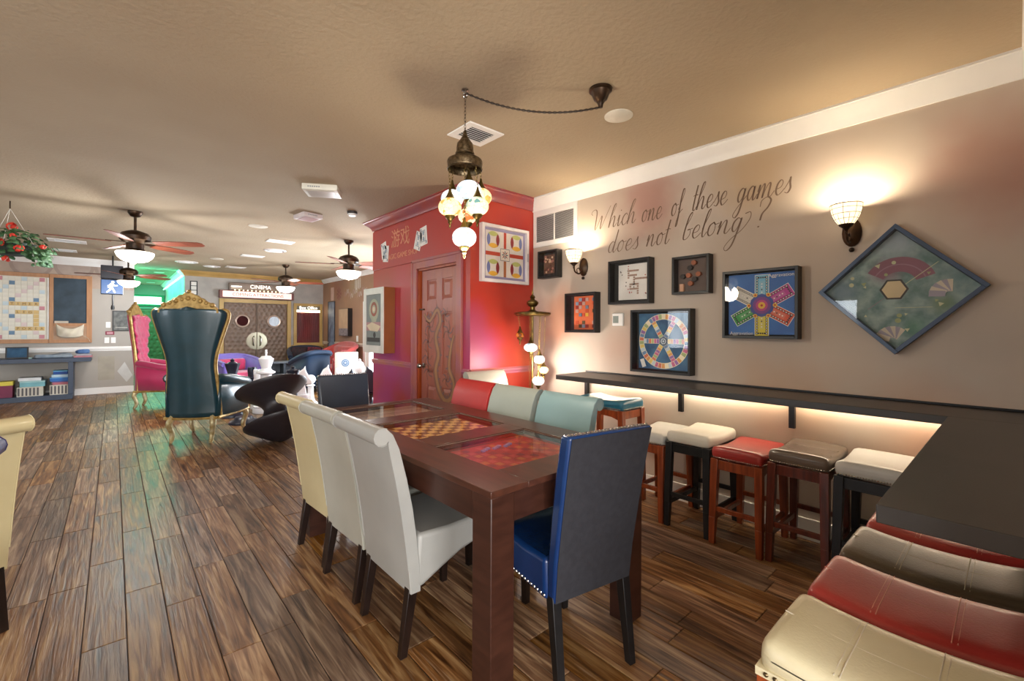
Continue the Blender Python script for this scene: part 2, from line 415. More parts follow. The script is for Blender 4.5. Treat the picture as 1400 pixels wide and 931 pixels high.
# header lettering and playing cards
GOLDP = pm('gold_paint_lettering', '#d59070', 0.6)
fL = lambda a, b, e: (BX - 0.0135 - e, 4.55 - a, 2.2 + b)
text_mesh('游戏', 0.22, GOLDP, wall_shop, lambda a, b, e: fL(a - 0.02, b + 0.02, e), 'painted_characters')
text_mesh('MAGIC GAME SHOP', 0.085, GOLDP, wall_shop, lambda a, b, e: fL(a, b - 0.125, e), 'painted_lettering', sx=1.0)
def playing_card(y, z, rot, suit, nm):
    m = M(); f = lambda a, b, e: (BX - 0.014 - e, y - (a * cos(rot) - b * sin(rot)), z + a * sin(rot) + b * cos(rot))
    m.prism([(-0.065, -0.095), (0.065, -0.095), (0.065, 0.095), (-0.065, 0.095)], 0, 0.003, 0, lambda a, yy, b: f(a, b, yy))
    for (a, b) in ((-0.045, 0.07), (0.045, -0.07)): rect(m, a - 0.008, b - 0.014, a + 0.008, b + 0.014, f, 1, 0.0036)
    rect(m, -0.034, -0.058, 0.034, 0.058, f, 1, 0.0036); rect(m, -0.029, -0.053, 0.029, 0.053, f, 0, 0.0039)
    for s_ in (1, -1):
        disc(m, (0, s_ * 0.02), 0.014, f, 2, 12, e=0.0042); polyg(m, [(-0.02, s_ * 0.03), (0.02, s_ * 0.03), (0.012, s_ * 0.05), (-0.012, s_ * 0.05)], f, 2, 0.0042)
    return m.build('playing_card', [PRINTW, pm('card_ink_blue', '#4a5c74', 0.6), pm(nm, suit, 0.6)], wall_shop)
playing_card(4.965, 2.20, 0.18, '#8aa0b0', 'card_teal'); playing_card(4.915, 2.155, -0.12, '#7a8fa6', 'card_slate')
playing_card(4.17, 2.20, -0.35, '#9aa8b4', 'card_grey'); playing_card(4.06, 2.235, 0.12, '#8aa0b0', 'card_teal')
# crown moulding
def crown(name, pts_dir, mat, parent_struct=True, h=0.115, d=0.09, prof=None):
    prof = prof or [(0, -h), (0.012, -h), (0.02, -h * 0.78), (d * 0.42, -h * 0.52), (d * 0.8, -h * 0.26), (d * 0.88, -h * 0.12), (d, -h * 0.1), (d, 0), (0, 0)]
    m = M()
    for (p, q, nrm, e0, e1) in pts_dir:
        p = Vector(p); q = Vector(q); n = Vector(nrm); t = (q - p).normalized()
        def mk(P, ext): return [tuple(P + n * a + t * (a * ext) + Vector((0, 0, CEIL + b))) for a, b in prof]
        V = mk(p, e0) + mk(q, e1); k = len(prof)
        m.add(V, [tuple(range(k)), tuple(range(2 * k - 1, k - 1, -1))] + [(i, k + i, k + (i + 1) % k, (i + 1) % k) for i in range(k)])
    return struct(m.build(name, mat, ang=25))
crown('trim_1', [((WX, -0.1, 0), (WX, BY0, 0), (-1, 0, 0), 1, 0), ((0.95, -0.1, 0), (WX, -0.1, 0), (0, 1, 0), 0, -1)], WHITE)
REDTRIM = pm('painted_red_trim', '#a0473a', 0.4, col2='#8c4a56', vscale=5)
crown('trim_2', [((WX, BY0, 0), (BX, BY0, 0), (0, -1, 0), 0, 1), ((BX, BY0, 0), (BX, BY1, 0), (-1, 0, 0), -1, 1), ((BX, BY1, 0), (4.25, BY1, 0), (0, 1, 0), -1, 0)], REDTRIM, h=0.105, d=0.1)
# chair rails of the red block
def rail(name, p, q, nrm, z, mat, h=0.06, d=0.022):
    p = Vector(p); q = Vector(q); n = Vector(nrm); m = M()
    prof = [(0, -h / 2), (d * 0.5, -h / 2), (d * 0.6, -h * 0.2), (d, 0), (d, h * 0.3), (d * 0.5, h * 0.42), (d * 0.4, h / 2), (0, h / 2)]
    V = [tuple(P + n * a + Vector((0, 0, z + b))) for P in (p, q) for a, b in prof]; k = len(prof)
    m.add(V, [tuple(range(k)), tuple(range(2 * k - 1, k - 1, -1))] + [(i, k + i, k + (i + 1) % k, (i + 1) % k) for i in range(k)])
    return struct(m.build(name, mat, ang=25))
PINKTRIM = pm('painted_pink_trim', '#b06a5c', 0.42, col2='#a8607a', vscale=5)
rail('trim_3', (BX, 4.30, 0), (BX, BY1, 0), (-1, 0, 0), 0.885, PINKTRIM)
rail('trim_4', (BX, BY0, 0), (BX, 3.385, 0), (-1, 0, 0), 0.885, PINKTRIM)
rail('trim_5', (WX, BY0, 0), (BX, BY0, 0), (0, -1, 0), 0.885, PINKTRIM)
# six panel door in the left face, painted with a dragon
CASING = pm('door_casing_paint', '#a8604c', 0.4, col2='#9a5a62', vscale=5)
m = M()
m.box(BX - 0.02, D1, 0, BX, D1 + 0.09, DH + 0.09); m.box(BX - 0.02, D0 - 0.09, 0, BX, D0, DH + 0.09); m.box(BX - 0.02, D0, DH, BX, D1, DH + 0.09)
m.box(BX - 0.028, D1 + 0.07, 0, BX, D1 + 0.095, DH + 0.095); m.box(BX - 0.028, D0 - 0.095, DH + 0.07, BX, D1 + 0.095, DH + 0.098); m.box(BX - 0.028, D0 - 0.095, 0, BX, D0 - 0.07, DH + 0.095)
struct(m.build('trim_6', CASING, bevel=0.004))
JAMB = pm('stained_door_jamb', '#a4481c', 0.35, col2='#8a3812', vscale=5, stretch=(8, 8, 1), coat=0.3)
m = M(); m.box(BX, D1 - 0.02, 0, BX + 0.12, D1, DH); m.box(BX, D0, 0, BX + 0.12, D0 + 0.02, DH); m.box(BX, D0, DH - 0.02, BX + 0.12, D1, DH)
m.box(BX + 0.055, D1 - 0.034, 0, BX + 0.07, D1 - 0.02, DH)
struct(m.build('trim_7', JAMB))
DOORM = pm('painted_door', '#a2604a', 0.4, col2='#98584c', vscale=3, stretch=(5, 5, 0.8))
dx = BX + 0.03; dy0, dy1 = D0 + 0.022, D1 - 0.036
door = M()
W = dy1 - dy0; st = 0.105; pw = (W - 3 * st) / 2
ys = [dy0 + st, dy0 + 2 * st + pw]; zs = [(0.19, 0.70), (0.83, 1.45), (1.57, 1.78)]
door.box(dx + 0.010, dy0, 0.01, dx + 0.035, dy1, DH - 0.022)
for yy in (dy0, dy0 + st + pw, dy1 - st): door.box(dx, yy, 0.01, dx + 0.010, yy + st, DH - 0.022)
for (a, b) in ((0.01, 0.19), (0.70, 0.83), (1.45, 1.57), (1.78, DH - 0.022)):
    for yy in ys: door.box(dx, yy, a, dx + 0.010, yy + pw, b)
dro = struct(door.build('door_1', DOORM, bevel=0.002))
for yy in ys:
    for (a, b) in zs:
        m = M(); V = []
        for (dd, xx) in ((0.014, dx + 0.010), (0.045, dx + 0.001)):
            V += [(xx, yy + dd, a + dd), (xx, yy + pw - dd, a + dd), (xx, yy + pw - dd, b - dd), (xx, yy + dd, b - dd)]
        m.add(V, [(i, (i + 1) % 4, 4 + (i + 1) % 4, 4 + i) for i in range(4)] + [(4, 5, 6, 7)]); m.build('door_panel', DOORM, dro, smooth=False)
# knob, hinge pins
m = M(); R = Matrix.Rotation(radians(-90), 3, 'Y')
m.lathe([(0.03, 0), (0.03, 0.006), (0.011, 0.01), (0.011, 0.035), (0.024, 0.042), (0.028, 0.055), (0.022, 0.068), (0.001, 0.072)], 16, (dx, dy1 - 0.045, 0.895), 0, R)
m.build('door_knob', CHROME, dro)
m = M(); m.box(dx - 0.02, dy1 - 0.06, 1.475, dx, dy1 + 0.012, 1.49); m.build('door_latch', BRONZE, dro)
# dragon: a painted body of thin ribbons over the door
def ribbon(m, P, w, f, mi=0, e=0.0):
    P = [Vector(p) for p in P]; k = len(P); ww = w if isinstance(w, list) else [w] * k; V = []
    for i in range(k):
        d = (P[min(i + 1, k - 1)] - P[max(i - 1, 0)]); d = d.normalized() if d.length > 1e-9 else Vector((1, 0)); n = Vector((-d.y, d.x)) * ww[i] / 2
        V += [f(P[i].x + n.x, P[i].y + n.y, e), f(P[i].x - n.x, P[i].y - n.y, e)]
    m.add(V, [(2 * i, 2 * i + 1, 2 * i + 3, 2 * i + 2) for i in range(k - 1)], mi)
fD = lambda a, b, e: (dx - 0.0012 - e, dy1 - a, b)
m = M()
spine = catmull([(0.05, 1.43, 0), (0.16, 1.36, 0), (0.30, 1.47, 0), (0.36, 1.36, 0), (0.28, 1.2, 0), (0.33, 1.02, 0), (0.28, 0.86, 0), (0.34, 0.68, 0), (0.45, 0.58, 0), (0.56, 0.62, 0), (0.6, 0.76, 0), (0.52, 0.9, 0), (0.55, 1.1, 0), (0.6, 1.22, 0)], 8)
k = len(spine)
ribbon(m, [(p.x, p.y) for p in spine], [0.04 + 0.06 * sin(pi * i / k) for i in range(k)], fD, 0)
ribbon(m, [(p.x, p.y) for p in spine], [0.02 + 0.02 * sin(pi * i / k) for i in range(k)], fD, 1, 0.0004)
for i in range(4, k - 2, 4):
    p = spine[i]; d = (spine[i + 1] - spine[i - 1]).normalized(); n = Vector((-d.y, d.x, 0)); q = p + n * 0.075
    polyg(m, [(p.x + d.x * 0.02, p.y + d.y * 0.02), (q.x, q.y), (p.x - d.x * 0.02, p.y - d.y * 0.02)], fD, 2, 0.0002)
for (cx_, cy_, s_) in ((0.13, 1.15, 1), (0.12, 0.98, 1), (0.16, 1.3, 1), (0.5, 1.25, 1), (0.14, 0.85, 0.9), (0.47, 0.78, 0.7), (0.45, 1.42, 0.7)):
    for t in range(5):
        a = 0.5 + t * 1.1 + cx_ * 9
        P = catmull([(cx_, cy_, 0), (cx_ + 0.05 * s_ * cos(a), cy_ + 0.05 * s_ * sin(a), 0), (cx_ + 0.10 * s_ * cos(a + 0.6), cy_ + 0.11 * s_ * sin(a + 0.6), 0)], 5)
        ribbon(m, [(p.x, p.y) for p in P], 0.014, fD, 2 if t % 2 else 0)
m.build('dragon_painting', [pm('dragon_umber', '#865848', 0.5), pm('dragon_ochre', '#a3764f', 0.5), pm('dragon_slate', '#7a5a58', 0.5)], dro)

# far side wall (right), with a gap for the glazed door
FW = pm('faux_finish_tan', '#a88062', 0.7, col2='#96745e', vscale=1.2, blotches=[((4.25, 11.6, 2.3), 0.5, '#a86a52', 0.6), ((4.25, 10.4, 2.3), 0.5, '#a08e70', 0.6), ((4.25, 10.8, 0.5), 0.8, '#7e6664', 0.6)])
GD0, GD1, GDH = 8.75, 9.75, 1.80
m = M(); m.box(4.25, BY1, 0, 4.37, 6.5, CEIL); m.box(4.25, 6.5, GDH, 4.37, GD1, CEIL); m.box(4.25, GD1, 0, 4.37, 12.5, CEIL)
wall_side = struct(m.build('wall_side', FW))
m = M()
for y in (GD1 - 0.03, 8.72, 7.6, 6.5):
    m.box(4.22, y, 0, 4.30, y + 0.11, GDH)
m.box(4.22, 6.5, GDH, 4.30, GD1 + 0.08, GDH + 0.09)
struct(m.build('trim_8', WHITE, bevel=0.003))
m = M(); m.box(4.27, 6.6, 0.05, 4.275, GD1 - 0.03, GDH); struct(m.build('window_1', GLASS))
m = M(); m.box(4.262, GD1 - 0.16, 0.02, 4.29, GD1 - 0.03, GDH); m.box(4.262, 8.83, 0.02, 4.29, 8.93, GDH); m.box(4.262, 8.93, 0.02, 4.29, GD1 - 0.16, 0.22); m.box(4.262, 8.93, GDH - 0.12, 4.29, GD1 - 0.16, GDH)
struct(m.build('door_2', WHITE))
crown('trim_9', [((4.25, 12.5, 0), (4.25, BY1, 0), (-1, 0, 0), 1, 1)], WHITE, h=0.1, d=0.08)
rail('trim_10', (4.25, GD1 + 0.08, 0), (4.25, 12.5, 0), (-1, 0, 0), 0.90, pm('cream_trim', '#d6c6b4', 0.4), h=0.08)
# far cinema wall: painted pale block courses
STONE = pm('painted_block_wall', '#b4afa8', 0.8, col2='#a5a19b', vscale=4, bump=0.2, bscale=30)
FY = 12.5
m = M(); m.box(1.20, FY, 0, 4.37, FY + 0.12, CEIL); m.box(1.20, FY + 0.12, 0, 1.32, 17.6, CEIL)
wall_far = struct(m.build('wall_far', STONE))
OCHRE = pm('ochre_moulding', '#b08e50', 0.5, col2='#c09a5c', vscale=4)
crown('trim_11', [((1.20, FY, 0), (4.25, FY, 0), (0, -1, 0), -1, -1)], OCHRE, h=0.12, d=0.09)
crown('trim_12', [((1.20, 17.5, 0), (1.20, FY, 0), (-1, 0, 0), 0, 1)], WHITE, h=0.14, d=0.12)
# grey wall on the left and the hallway between
GREYW = pm('greige_wall_paint', '#a9a49c', 0.75, col2='#b2aca2', vscale=1.5)
GY = 11.75; GX = 0.31
m = M(); m.box(-5.1, GY, 0, GX, GY + 0.12, CEIL); m.box(GX - 0.12, GY + 0.12, 0, GX, 17.6, CEIL)
wall_left_far = struct(m.build('wall_left_far', GREYW))
crown('trim_13', [((-5.0, GY, 0), (GX, GY, 0), (0, -1, 0), 0, 0)], WHITE, h=0.14, d=0.10)
rail('trim_14', (-5.0, GY, 0), (GX, GY, 0), (0, -1, 0), 0.865, WHITE, h=0.085)
struct(M().box(-5.0, GY - 0.015, 0, GX, GY, 0.12).build('baseboard_left', WHITE, bevel=0.003))
HALL = pm('hallway_paint', '#a8b0a2', 0.6, col2='#9ca698', vscale=3)
struct(M().box(GX - 0.12, 17.5, 0, 1.32, 17.6, CEIL).build('wall_hall_end', HALL))
# painted shapes on the grey wall (dado and frieze)
fG = lambda a, b, e: (a, GY - 0.0015 - e, b)
m = M(); polyg(m, [(-0.22, 0.26), (0.02, 0.26), (0.02, 0.72), (-0.22, 0.72)], fG, 0); polyg(m, [(0.06, 0.42), (0.2, 0.20), (0.29, 0.33), (0.17, 0.60)], fG, 1)
polyg(m, [(-5, 2.02), (GX, 2.02), (GX, 2.44), (-5, 2.44)], fG, 2, -0.0005)
for c0 in (-2.0, -1.1, -0.55, 0.0):
    disc(m, (c0, 2.44), 0.28, fG, 3, 16, a0=pi, a1=2 * pi); disc(m, (c0, 2.44), 0.23, fG, 4, 16, a0=pi, a1=2 * pi, e=0.0004)
m.build('painted_shapes', [pm('dado_panel_tan', '#b0a999', 0.7), pm('dado_tile_white', '#cfd0cc', 0.7), pm('frieze_beige', '#b9a695', 0.7), pm('frieze_arch', '#a69488', 0.7), pm('frieze_fill', '#b3a296', 0.7)], wall_left_far, smooth=False)
# baseboards
struct(M().box(WX - 0.015, -0.1, 0, WX, BY0, 0.13).build('baseboard_right', WHITE, bevel=0.004))
struct(M().box(0.95, -0.10, 0, WX, -0.085, 0.13).build('baseboard_end', WHITE, bevel=0.004))
m = M(); m.box(BX - 0.015, BY0, 0, BX, D0 - 0.09, 0.11); m.box(BX - 0.015, D1 + 0.09, 0, BX, BY1, 0.11); m.box(BX, BY0 - 0.015, 0, WX, BY0, 0.11)
struct(m.build('baseboard_shop', PINKTRIM, bevel=0.003))
struct(M().box(4.235, GD1 + 0.08, 0, 4.25, FY, 0.12).build('baseboard_side', WHITE))
# walls out of view: windows on the left, added fill openings behind the camera
def window_wall(name, horizontal, fixed, a0, a1, centers, wn, z0=0.75, z1=1.95):
    m = M()
    def bx(p, q, zz0, zz1, t0=0, t1=0.12):
        if horizontal: m.box(p, fixed - t1, zz0, q, fixed - t0, zz1)
        else: m.box(fixed - t1, p, zz0, fixed - t0, q, zz1)
    cur = a0
    for (c, w) in centers:
        bx(cur, c - w, 0, CEIL); bx(c - w, c + w, 0, z0); bx(c - w, c + w, z1, CEIL); cur = c + w
    bx(cur, a1, 0, CEIL); struct(m.build(name, GREYW))
    for i, (c, w) in enumerate(centers):
        m = M()
        for t in (-w, -0.03, w - 0.06): bx(c + t, c + t + 0.06, z0, z1, 0.02, 0.08)
        for z in (z0, (z0 + z1) / 2 - 0.03, z1 - 0.06): bx(c - w, c + w, z, z + 0.06, 0.02, 0.08)
        struct(m.build('window_%d' % (wn + i), WHITE))
window_wall('wall_left', False, -4.98, -3.6, GY + 0.1, ((2.5, 0.38), (5.9, 0.38)), 2)
window_wall('wall_back', True, -3.48, -5.1, WX, ((-4.0, 0.8), (-2.2, 0.8), (-0.4, 0.8), (1.9, 0.8)), 4, 0.55, 2.3)
# ================================================================ bar counter
BARM = pm('black_counter_laminate', '#3a3837', 0.36, col2='#434140', vscale=3, bump=0.12, bscale=220)
t = thing('bar_counter', 'long narrow black bar counter fixed along the right wall below the framed games', 'counter', (WX, 1.24, 0))
M().box(-0.405, -1.34, 0.86, -0.001, 1.34, 0.90).build('worktop', BARM, t, bevel=0.003)
M().box(-0.014, -1.34, 0.9005, -0.001, 1.34, 0.912).build('back_strip', BLACKM, t, bevel=0.002)
for y in (0.933, 1.668, 2.56):
    m = M(); m.box(-0.030, -0.016, 0.67, -0.001, 0.016, 0.845); m.box(-0.30, -0.016, 0.846, -0.012, 0.016, 0.859)
    m.build('bracket', BLACKM, t, (0, y - 1.24, 0))
LED = pm('warm_led_strip', '#ffeccf', 0.5, emit='#ffeccf', es=16)
M().box(-0.050, -1.2, 0.846, -0.030, 1.25, 0.858).build('light_strip', LED, t)
t = thing('counter_wing', 'wide black counter wing reaching out from the right wall over the stools', 'counter', (1.25, 0, 0))
M().box(0, -0.098, 0.860, 1.533, 0.205, 0.9005).build('worktop', BARM, t, bevel=0.003)
M().box(0.05, -0.098, 0.79, 1.50, -0.082, 0.86).build('wall_cleat', BLACKM, t, bevel=0.002)

# ================================================================ saddle stools
def leather(name, col, col2=None, rough=0.38, bump=0.25):
    return pm(name, col, rough, col2=col2, vscale=3.5, bump=bump, bscale=160, coat=0.12)
THREAD = pm('seam_thread', '#d8cdb8', 0.7)
def stool(label, loc, rz, h, lea, wood, nails=None, thread=None, near=False, L=0.42, W=0.29, group='saddle stools at the counter'):
    t = thing('saddle_stool', label, 'stool', loc, rz, group)
    ft = 0.052
    sad = lambda x: 0.020 * (2 * x / L) ** 2
    def df(x, y, z):
        top = (z - (h - 0.075)) / 0.075
        return (x * (1 - 0.02 * top), y, z + sad(x) * top - (0.010 * top if top > 0.5 else 0) - 0.006 * max(0, top) * (2 * y / W) ** 4)
    m = M(); m.rbox(-L / 2, -W / 2, h - 0.075, L / 2, W / 2, h, 0.028, 8, 0, df); m.build('seat', lea, t, ang=80)
    zt = lambda x: h + sad(x) - 0.0108
    m = M()
    if near or thread:
        n = 14
        m.tube([(-L / 2 * 0.94 + L * 0.94 * i / n, 0, zt(-L / 2 * 0.94 + L * 0.94 * i / n)) for i in range(n + 1)], 0.0014, 5)
        for xx in (-L / 6, L / 6):
            for o_ in (-0.005, 0.005):
                m.tube([(xx + o_, -W / 2 * 0.86 + W * 0.86 * i / 6, zt(xx) + (0.0005 if abs(i - 3) < 3 else -0.003)) for i in range(7)], 0.0012, 5)
        m.build('stitching', thread or THREAD, t)
    m = M()
    for s_ in (-1, 1):
        P = [(-L / 2 + 0.035, h - 0.078), (L / 2 - 0.035, h - 0.078), (L / 2 - 0.035, h - 0.145), (L / 4, h - 0.125), (0, h - 0.118), (-L / 4, h - 0.125), (-L / 2 + 0.035, h - 0.145)]
        m.prism(P, s_ * (W / 2 - 0.012), s_ * (W / 2 - 0.032))
    for s_ in (-1, 1): m.box(s_ * (L / 2 - 0.030), -W / 2 + 0.03, h - 0.135, s_ * (L / 2 - 0.012), W / 2 - 0.03, h - 0.078)
    m.build('apron', wood, t, bevel=0.002)
    lx, ly = L / 2 - 0.022, W / 2 - 0.022; fx, fy = lx + 0.018, ly + 0.010
    at = lambda z, sx, sy: (sx * (fx + (lx - fx) * z / (h - 0.07)), sy * (fy + (ly - fy) * z / (h - 0.07)), z)
    for sx in (-1, 1):
        for sy in (-1, 1):
            m = M(); m.taper(at(0.0, sx, sy), at(0.16, sx, sy), 0.0155, 0.019); m.taper(at(0.16, sx, sy), at(h - 0.072, sx, sy), 0.019, 0.021)
            m.build('leg', wood, t, bevel=0.002)
    for sy in (-1, 1):
        m = M(); m.bar(at(0.15, -1, sy), at(0.15, 1, sy), 0.018, 0.028); m.build('stretcher', wood, t, bevel=0.002)
    for sx in (-1, 1):
        m = M(); m.bar(at(0.21, sx, -1), at(0.21, sx, 1), 0.018, 0.028); m.build('stretcher', wood, t, bevel=0.002)
    if nails:
        m = M(); R0 = 0.0060 if near else 0.0042; sp = 0.0185 if near else 0.0125
        def nail(x, y, nx, ny):
            z = h - (0.067 if near else 0.060)
            R = Vector((0, 0, 1)).rotation_difference(Vector((nx, ny, 0))).to_matrix()
            m.lathe([(R0, 0), (R0 * 0.8, R0 * 0.5), (R0 * 0.3, R0 * 0.8), (1e-5, R0 * 0.85)], 6, (x, y, z), 0, R)
        k = int(L / sp)
        for i in range(k):
            x = -L / 2 + 0.02 + (L - 0.04) * i / (k - 1)
            for s_ in (-1, 1): nail(x, s_ * (W / 2), 0, s_)
        k = int(W / sp)
        for i in range(k):
            y = -W / 2 + 0.02 + (W - 0.04) * i / (k - 1)
            for s_ in (-1, 1): nail(s_ * (L / 2), y, s_, 0)
        stuff(m.build('nailhead_trim', nails, t))
        if near:
            m = M(); m.box(-L / 2 - 0.001, -W / 2 - 0.001, h - 0.076, L / 2 + 0.001, W / 2 + 0.001, h - 0.058); m.build('nail_band', lea, t)
    return t
TEAL = leather('teal_leather', '#1d5f78', '#2a7088', 0.3)
IVORY = leather('ivory_leather', '#d3cfc4', '#c9c4b6')
REDL = leather('red_leather', '#ad3a34', '#9a2f2b', 0.36)
GREYL = leather('pale_grey_leather', '#c4c3be', '#b8b7b2')
BONDED = leather('brown_leather', '#4e4334', '#5a4c3a', 0.34)
CREAM = leather('cream_leather', '#d9cfae', '#cfc49f')
g = 'saddle stools along the right wall'
stool('tall cherry wood stool with teal leather saddle seat under the far end of the bar', (2.86, 2.078, 0), pi / 2, 0.765, TEAL, CHERRY, NAIL, group=g)
stool('low cherry stool with pale grey seat, half hidden behind the blue chair back', (2.93, 1.698, 0), 0, 0.58, GREYL, CHERRY, NAIL, group=g)
stool('white seated saddle stool with black wooden legs, against the right wall beside the red stool', (2.93, 1.392, 0), 0, 0.62, IVORY, BLACKM, None, group=g)
stool('low cherry wood stool with red leather seat between white and taupe stools', (2.91, 1.086, 0), 0, 0.58, REDL, CHERRY, NAIL, group=g)
stool('cherry wood stool with taupe brown seat and silver nails below the second wall bracket', (2.935, 0.780, 0), 0, 0.62, leather('taupe_leather', '#5d5148', '#6a5d52', 0.28), CHERRYD, NAIL, thread=pm('taupe_seam', '#8e8274', 0.6), group=g)
stool('black legged stool with light grey white seat and silver nails, nearest the counter wing corner', (2.945, 0.474, 0), 0, 0.62, GREYL, BLACKM, NAIL, group=g)
g = 'saddle stools tucked in side by side under the counter wing'
stool('ivory seated stool mostly hidden under the corner of the counter wing', (2.42, 0.135, 0), pi / 2, 0.62, IVORY, BLACKM, None, near=True, group=g)
stool('red leather stool under the counter wing, third from the cream one, mostly covered', (2.095, 0.145, 0), pi / 2, 0.615, REDL, CHERRY, None, near=True, thread=pm('red_seam', '#d98d7c', 0.6), group=g)
stool('olive brown leather saddle stool between two red ones at the wing end', (1.79, 0.155, 0), pi / 2, 0.615, BONDED, CHERRYD, None, near=True, thread=pm('brown_seam', '#a59a7e', 0.6), group=g)
stool('fully visible red leather saddle stool next to the cream one in the foreground', (1.487, 0.158, 0), pi / 2, 0.615, REDL, CHERRY, None, near=True, thread=pm('red_seam', '#d98d7c', 0.6), group=g)
stool('cream leather saddle stool with antique nailheads, closest in the lower right corner', (1.185, 0.163, 0), pi / 2, 0.615, CREAM, CHERRY, NAILD, near=True, group=g)

# ================================================================ game table
TABLEW = pm('dark_walnut_veneer', '#3f241b', 0.30, col2='#512f22', vscale=3, stretch=(10, 1.2, 10), bump=0.05, bscale=60, coat=0.08)
TABLES = pm('dark_walnut_side', '#321a12', 0.38, col2='#40241a', vscale=3, stretch=(3, 1.2, 12), bump=0.05, bscale=60)
t = thing('game_table', 'long dark walnut game table with three glass topped game board wells', 'table', (0.90, 1.11, 0))
TX, TY, TZ = 0.87, 1.86, 0.76
rails_x = [(0, 0.165), (0.715, 0.87)]; wells = [(0.165, 0.61), (0.765, 1.20), (1.355, 1.785)]
for (a, b) in rails_x: M().box(a, 0, TZ - 0.022, b, TY, TZ).build('top_rail', TABLEW, t, bevel=0.002)
for (a, b) in ((0, 0.165), (0.61, 0.765), (1.20, 1.355), (1.785, TY)): M().box(0.165, a, TZ - 0.022, 0.715, b, TZ).build('cross_rail', TABLEW, t, bevel=0.0015)
for (xa, xb) in ((0.012, 0.035), (TX - 0.035, TX - 0.012)): M().box(xa, 0.10, TZ - 0.125, xb, TY - 0.10, TZ - 0.022).build('side_apron', TABLES, t, bevel=0.002)
for (ya, yb) in ((0.012, 0.035), (TY - 0.035, TY - 0.012)): M().box(0.10, ya, TZ - 0.125, TX - 0.10, yb, TZ - 0.022).build('end_apron', TABLES, t, bevel=0.002)
for x in (0.002, TX - 0.102):
    for y in (0.002, TY - 0.102):
        M().box(x, y, 0, x + 0.10, y + 0.10, TZ - 0.022).build('leg', TABLES, t, bevel=0.003)
TGLASS = glass_pane_mat('table_glass', ior=1.55)
for (a, b) in wells:
    M().box(0.166, a + 0.001, TZ - 0.012, 0.714, b - 0.001, TZ - 0.006).build('glass_pane', TGLASS, t)
    m = M(); m.box(0.165, a, TZ - 0.040, 0.715, b, TZ - 0.034)
    m.box(0.165, a, TZ - 0.034, 0.170, b, TZ - 0.022); m.box(0.710, a, TZ - 0.034, 0.715, b, TZ - 0.022); m.box(0.17, a, TZ - 0.034, 0.71, a + 0.005, TZ - 0.022); m.box(0.17, b - 0.005, TZ - 0.034, 0.71, b, TZ - 0.022)
    m.build('board_well', TABLES, t)
    m = M(); zz = TZ - 0.0115   # pale bevel line round each pane
    for (p, q) in (((0.166, a + 0.001), (0.714, a + 0.004)), ((0.166, b - 0.004), (0.714, b - 0.001)), ((0.166, a), (0.169, b)), ((0.711, a), (0.714, b))):
        m.box(p[0], p[1], zz + 0.006, q[0], q[1], zz + 0.0068)
    m.build('pane_trim', pm('pane_edge', '#a08c80', 0.3), t)
# boards in the wells
fT = lambda ox, oy, sx, sy: (lambda a, b, e: (ox + a * sx, oy + b * sy, TZ - 0.030 + e))
m = M(); f = fT(0.172, wells[0][0] + 0.006, 0.536, 0.433)
m.box(0.172, wells[0][0] + 0.006, TZ - 0.0338, 0.708, wells[0][1] - 0.006, TZ - 0.0305)
rect(m, 0.02, 0.03, 0.98, 0.97, f, 1); rect(m, 0.06, 0.08, 0.94, 0.92, f, 0, 0.0005)
for i in range(11):
    for j in range(7):
        if (i * 7 + j * 3) % 4: rect(m, 0.1 + i * 0.073, 0.12 + j * 0.11, 0.1 + i * 0.073 + 0.055, 0.12 + j * 0.11 + 0.085, f, 2 + (i * 5 + j * 2) % 3, 0.001)
m.build('race_board', [pm('race_red', '#a83330', 0.5, col2='#8c2a34', vscale=6), pm('race_edge', '#5e2420', 0.5), pm('race_rose', '#b8484a', 0.5), pm('race_amber', '#b4683c', 0.5), pm('race_plum', '#7c3040', 0.5)], t)
m = M()
for i in range(9): m.box(0.33 + i * 0.022, wells[0][0] + 0.30 + (i % 3) * 0.010, TZ - 0.0285, 0.344 + i * 0.022, wells[0][0] + 0.318 + (i % 3) * 0.010, TZ - 0.0215)
stuff(m.build('playing_tokens', pm('token_lilac', '#8f93c4', 0.4), t))
m = M(); y0 = wells[1][0] + 0.02
m.box(0.18, y0 - 0.01, TZ - 0.0338, 0.70, y0 + 0.405, TZ - 0.0305)
m.build('chess_board', pm('board_border', '#5a3018', 0.4), t)
cb = [o for o in t.children if o.name.startswith('chess_board')][0]
sq = {}
for i in range(10):
    for j in range(8):
        a = 0.20 + i * 0.048; b = y0 + 0.002 + j * 0.048; key = (i + j) % 2
        if key not in sq:
            o = M().box(0, 0, 0, 0.0474, 0.0474, 0.002).build('board_square', [pm('square_light', '#d6a862', 0.35), pm('square_dark', '#6e3c18', 0.35)][key], cb, smooth=False); sq[key] = o.data
        else: o = bpy.data.objects.new('board_square', sq[key]); COL.objects.link(o); o.parent = cb
        o.location = (a, b, TZ - 0.0304)
m = M(); f = fT(0.172, wells[2][0] + 0.006, 0.536, 0.418)
m.box(0.172, wells[2][0] + 0.006, TZ - 0.0338, 0.708, wells[2][1] - 0.006, TZ - 0.0305)
for i in range(14):
    for j in range(10): rect(m, 0.05 + i * 0.065, 0.06 + j * 0.09, 0.05 + i * 0.065 + 0.058, 0.06 + j * 0.09 + 0.08, f, 1 + (i * 3 + j * 5) % 3, 0.0004)
m.build('tile_board', [pm('tile_ground', '#8a6c58', 0.5), pm('tile_a', '#b59c86', 0.5), pm('tile_b', '#93786a', 0.5), pm('tile_c', '#a08676', 0.5)], t)

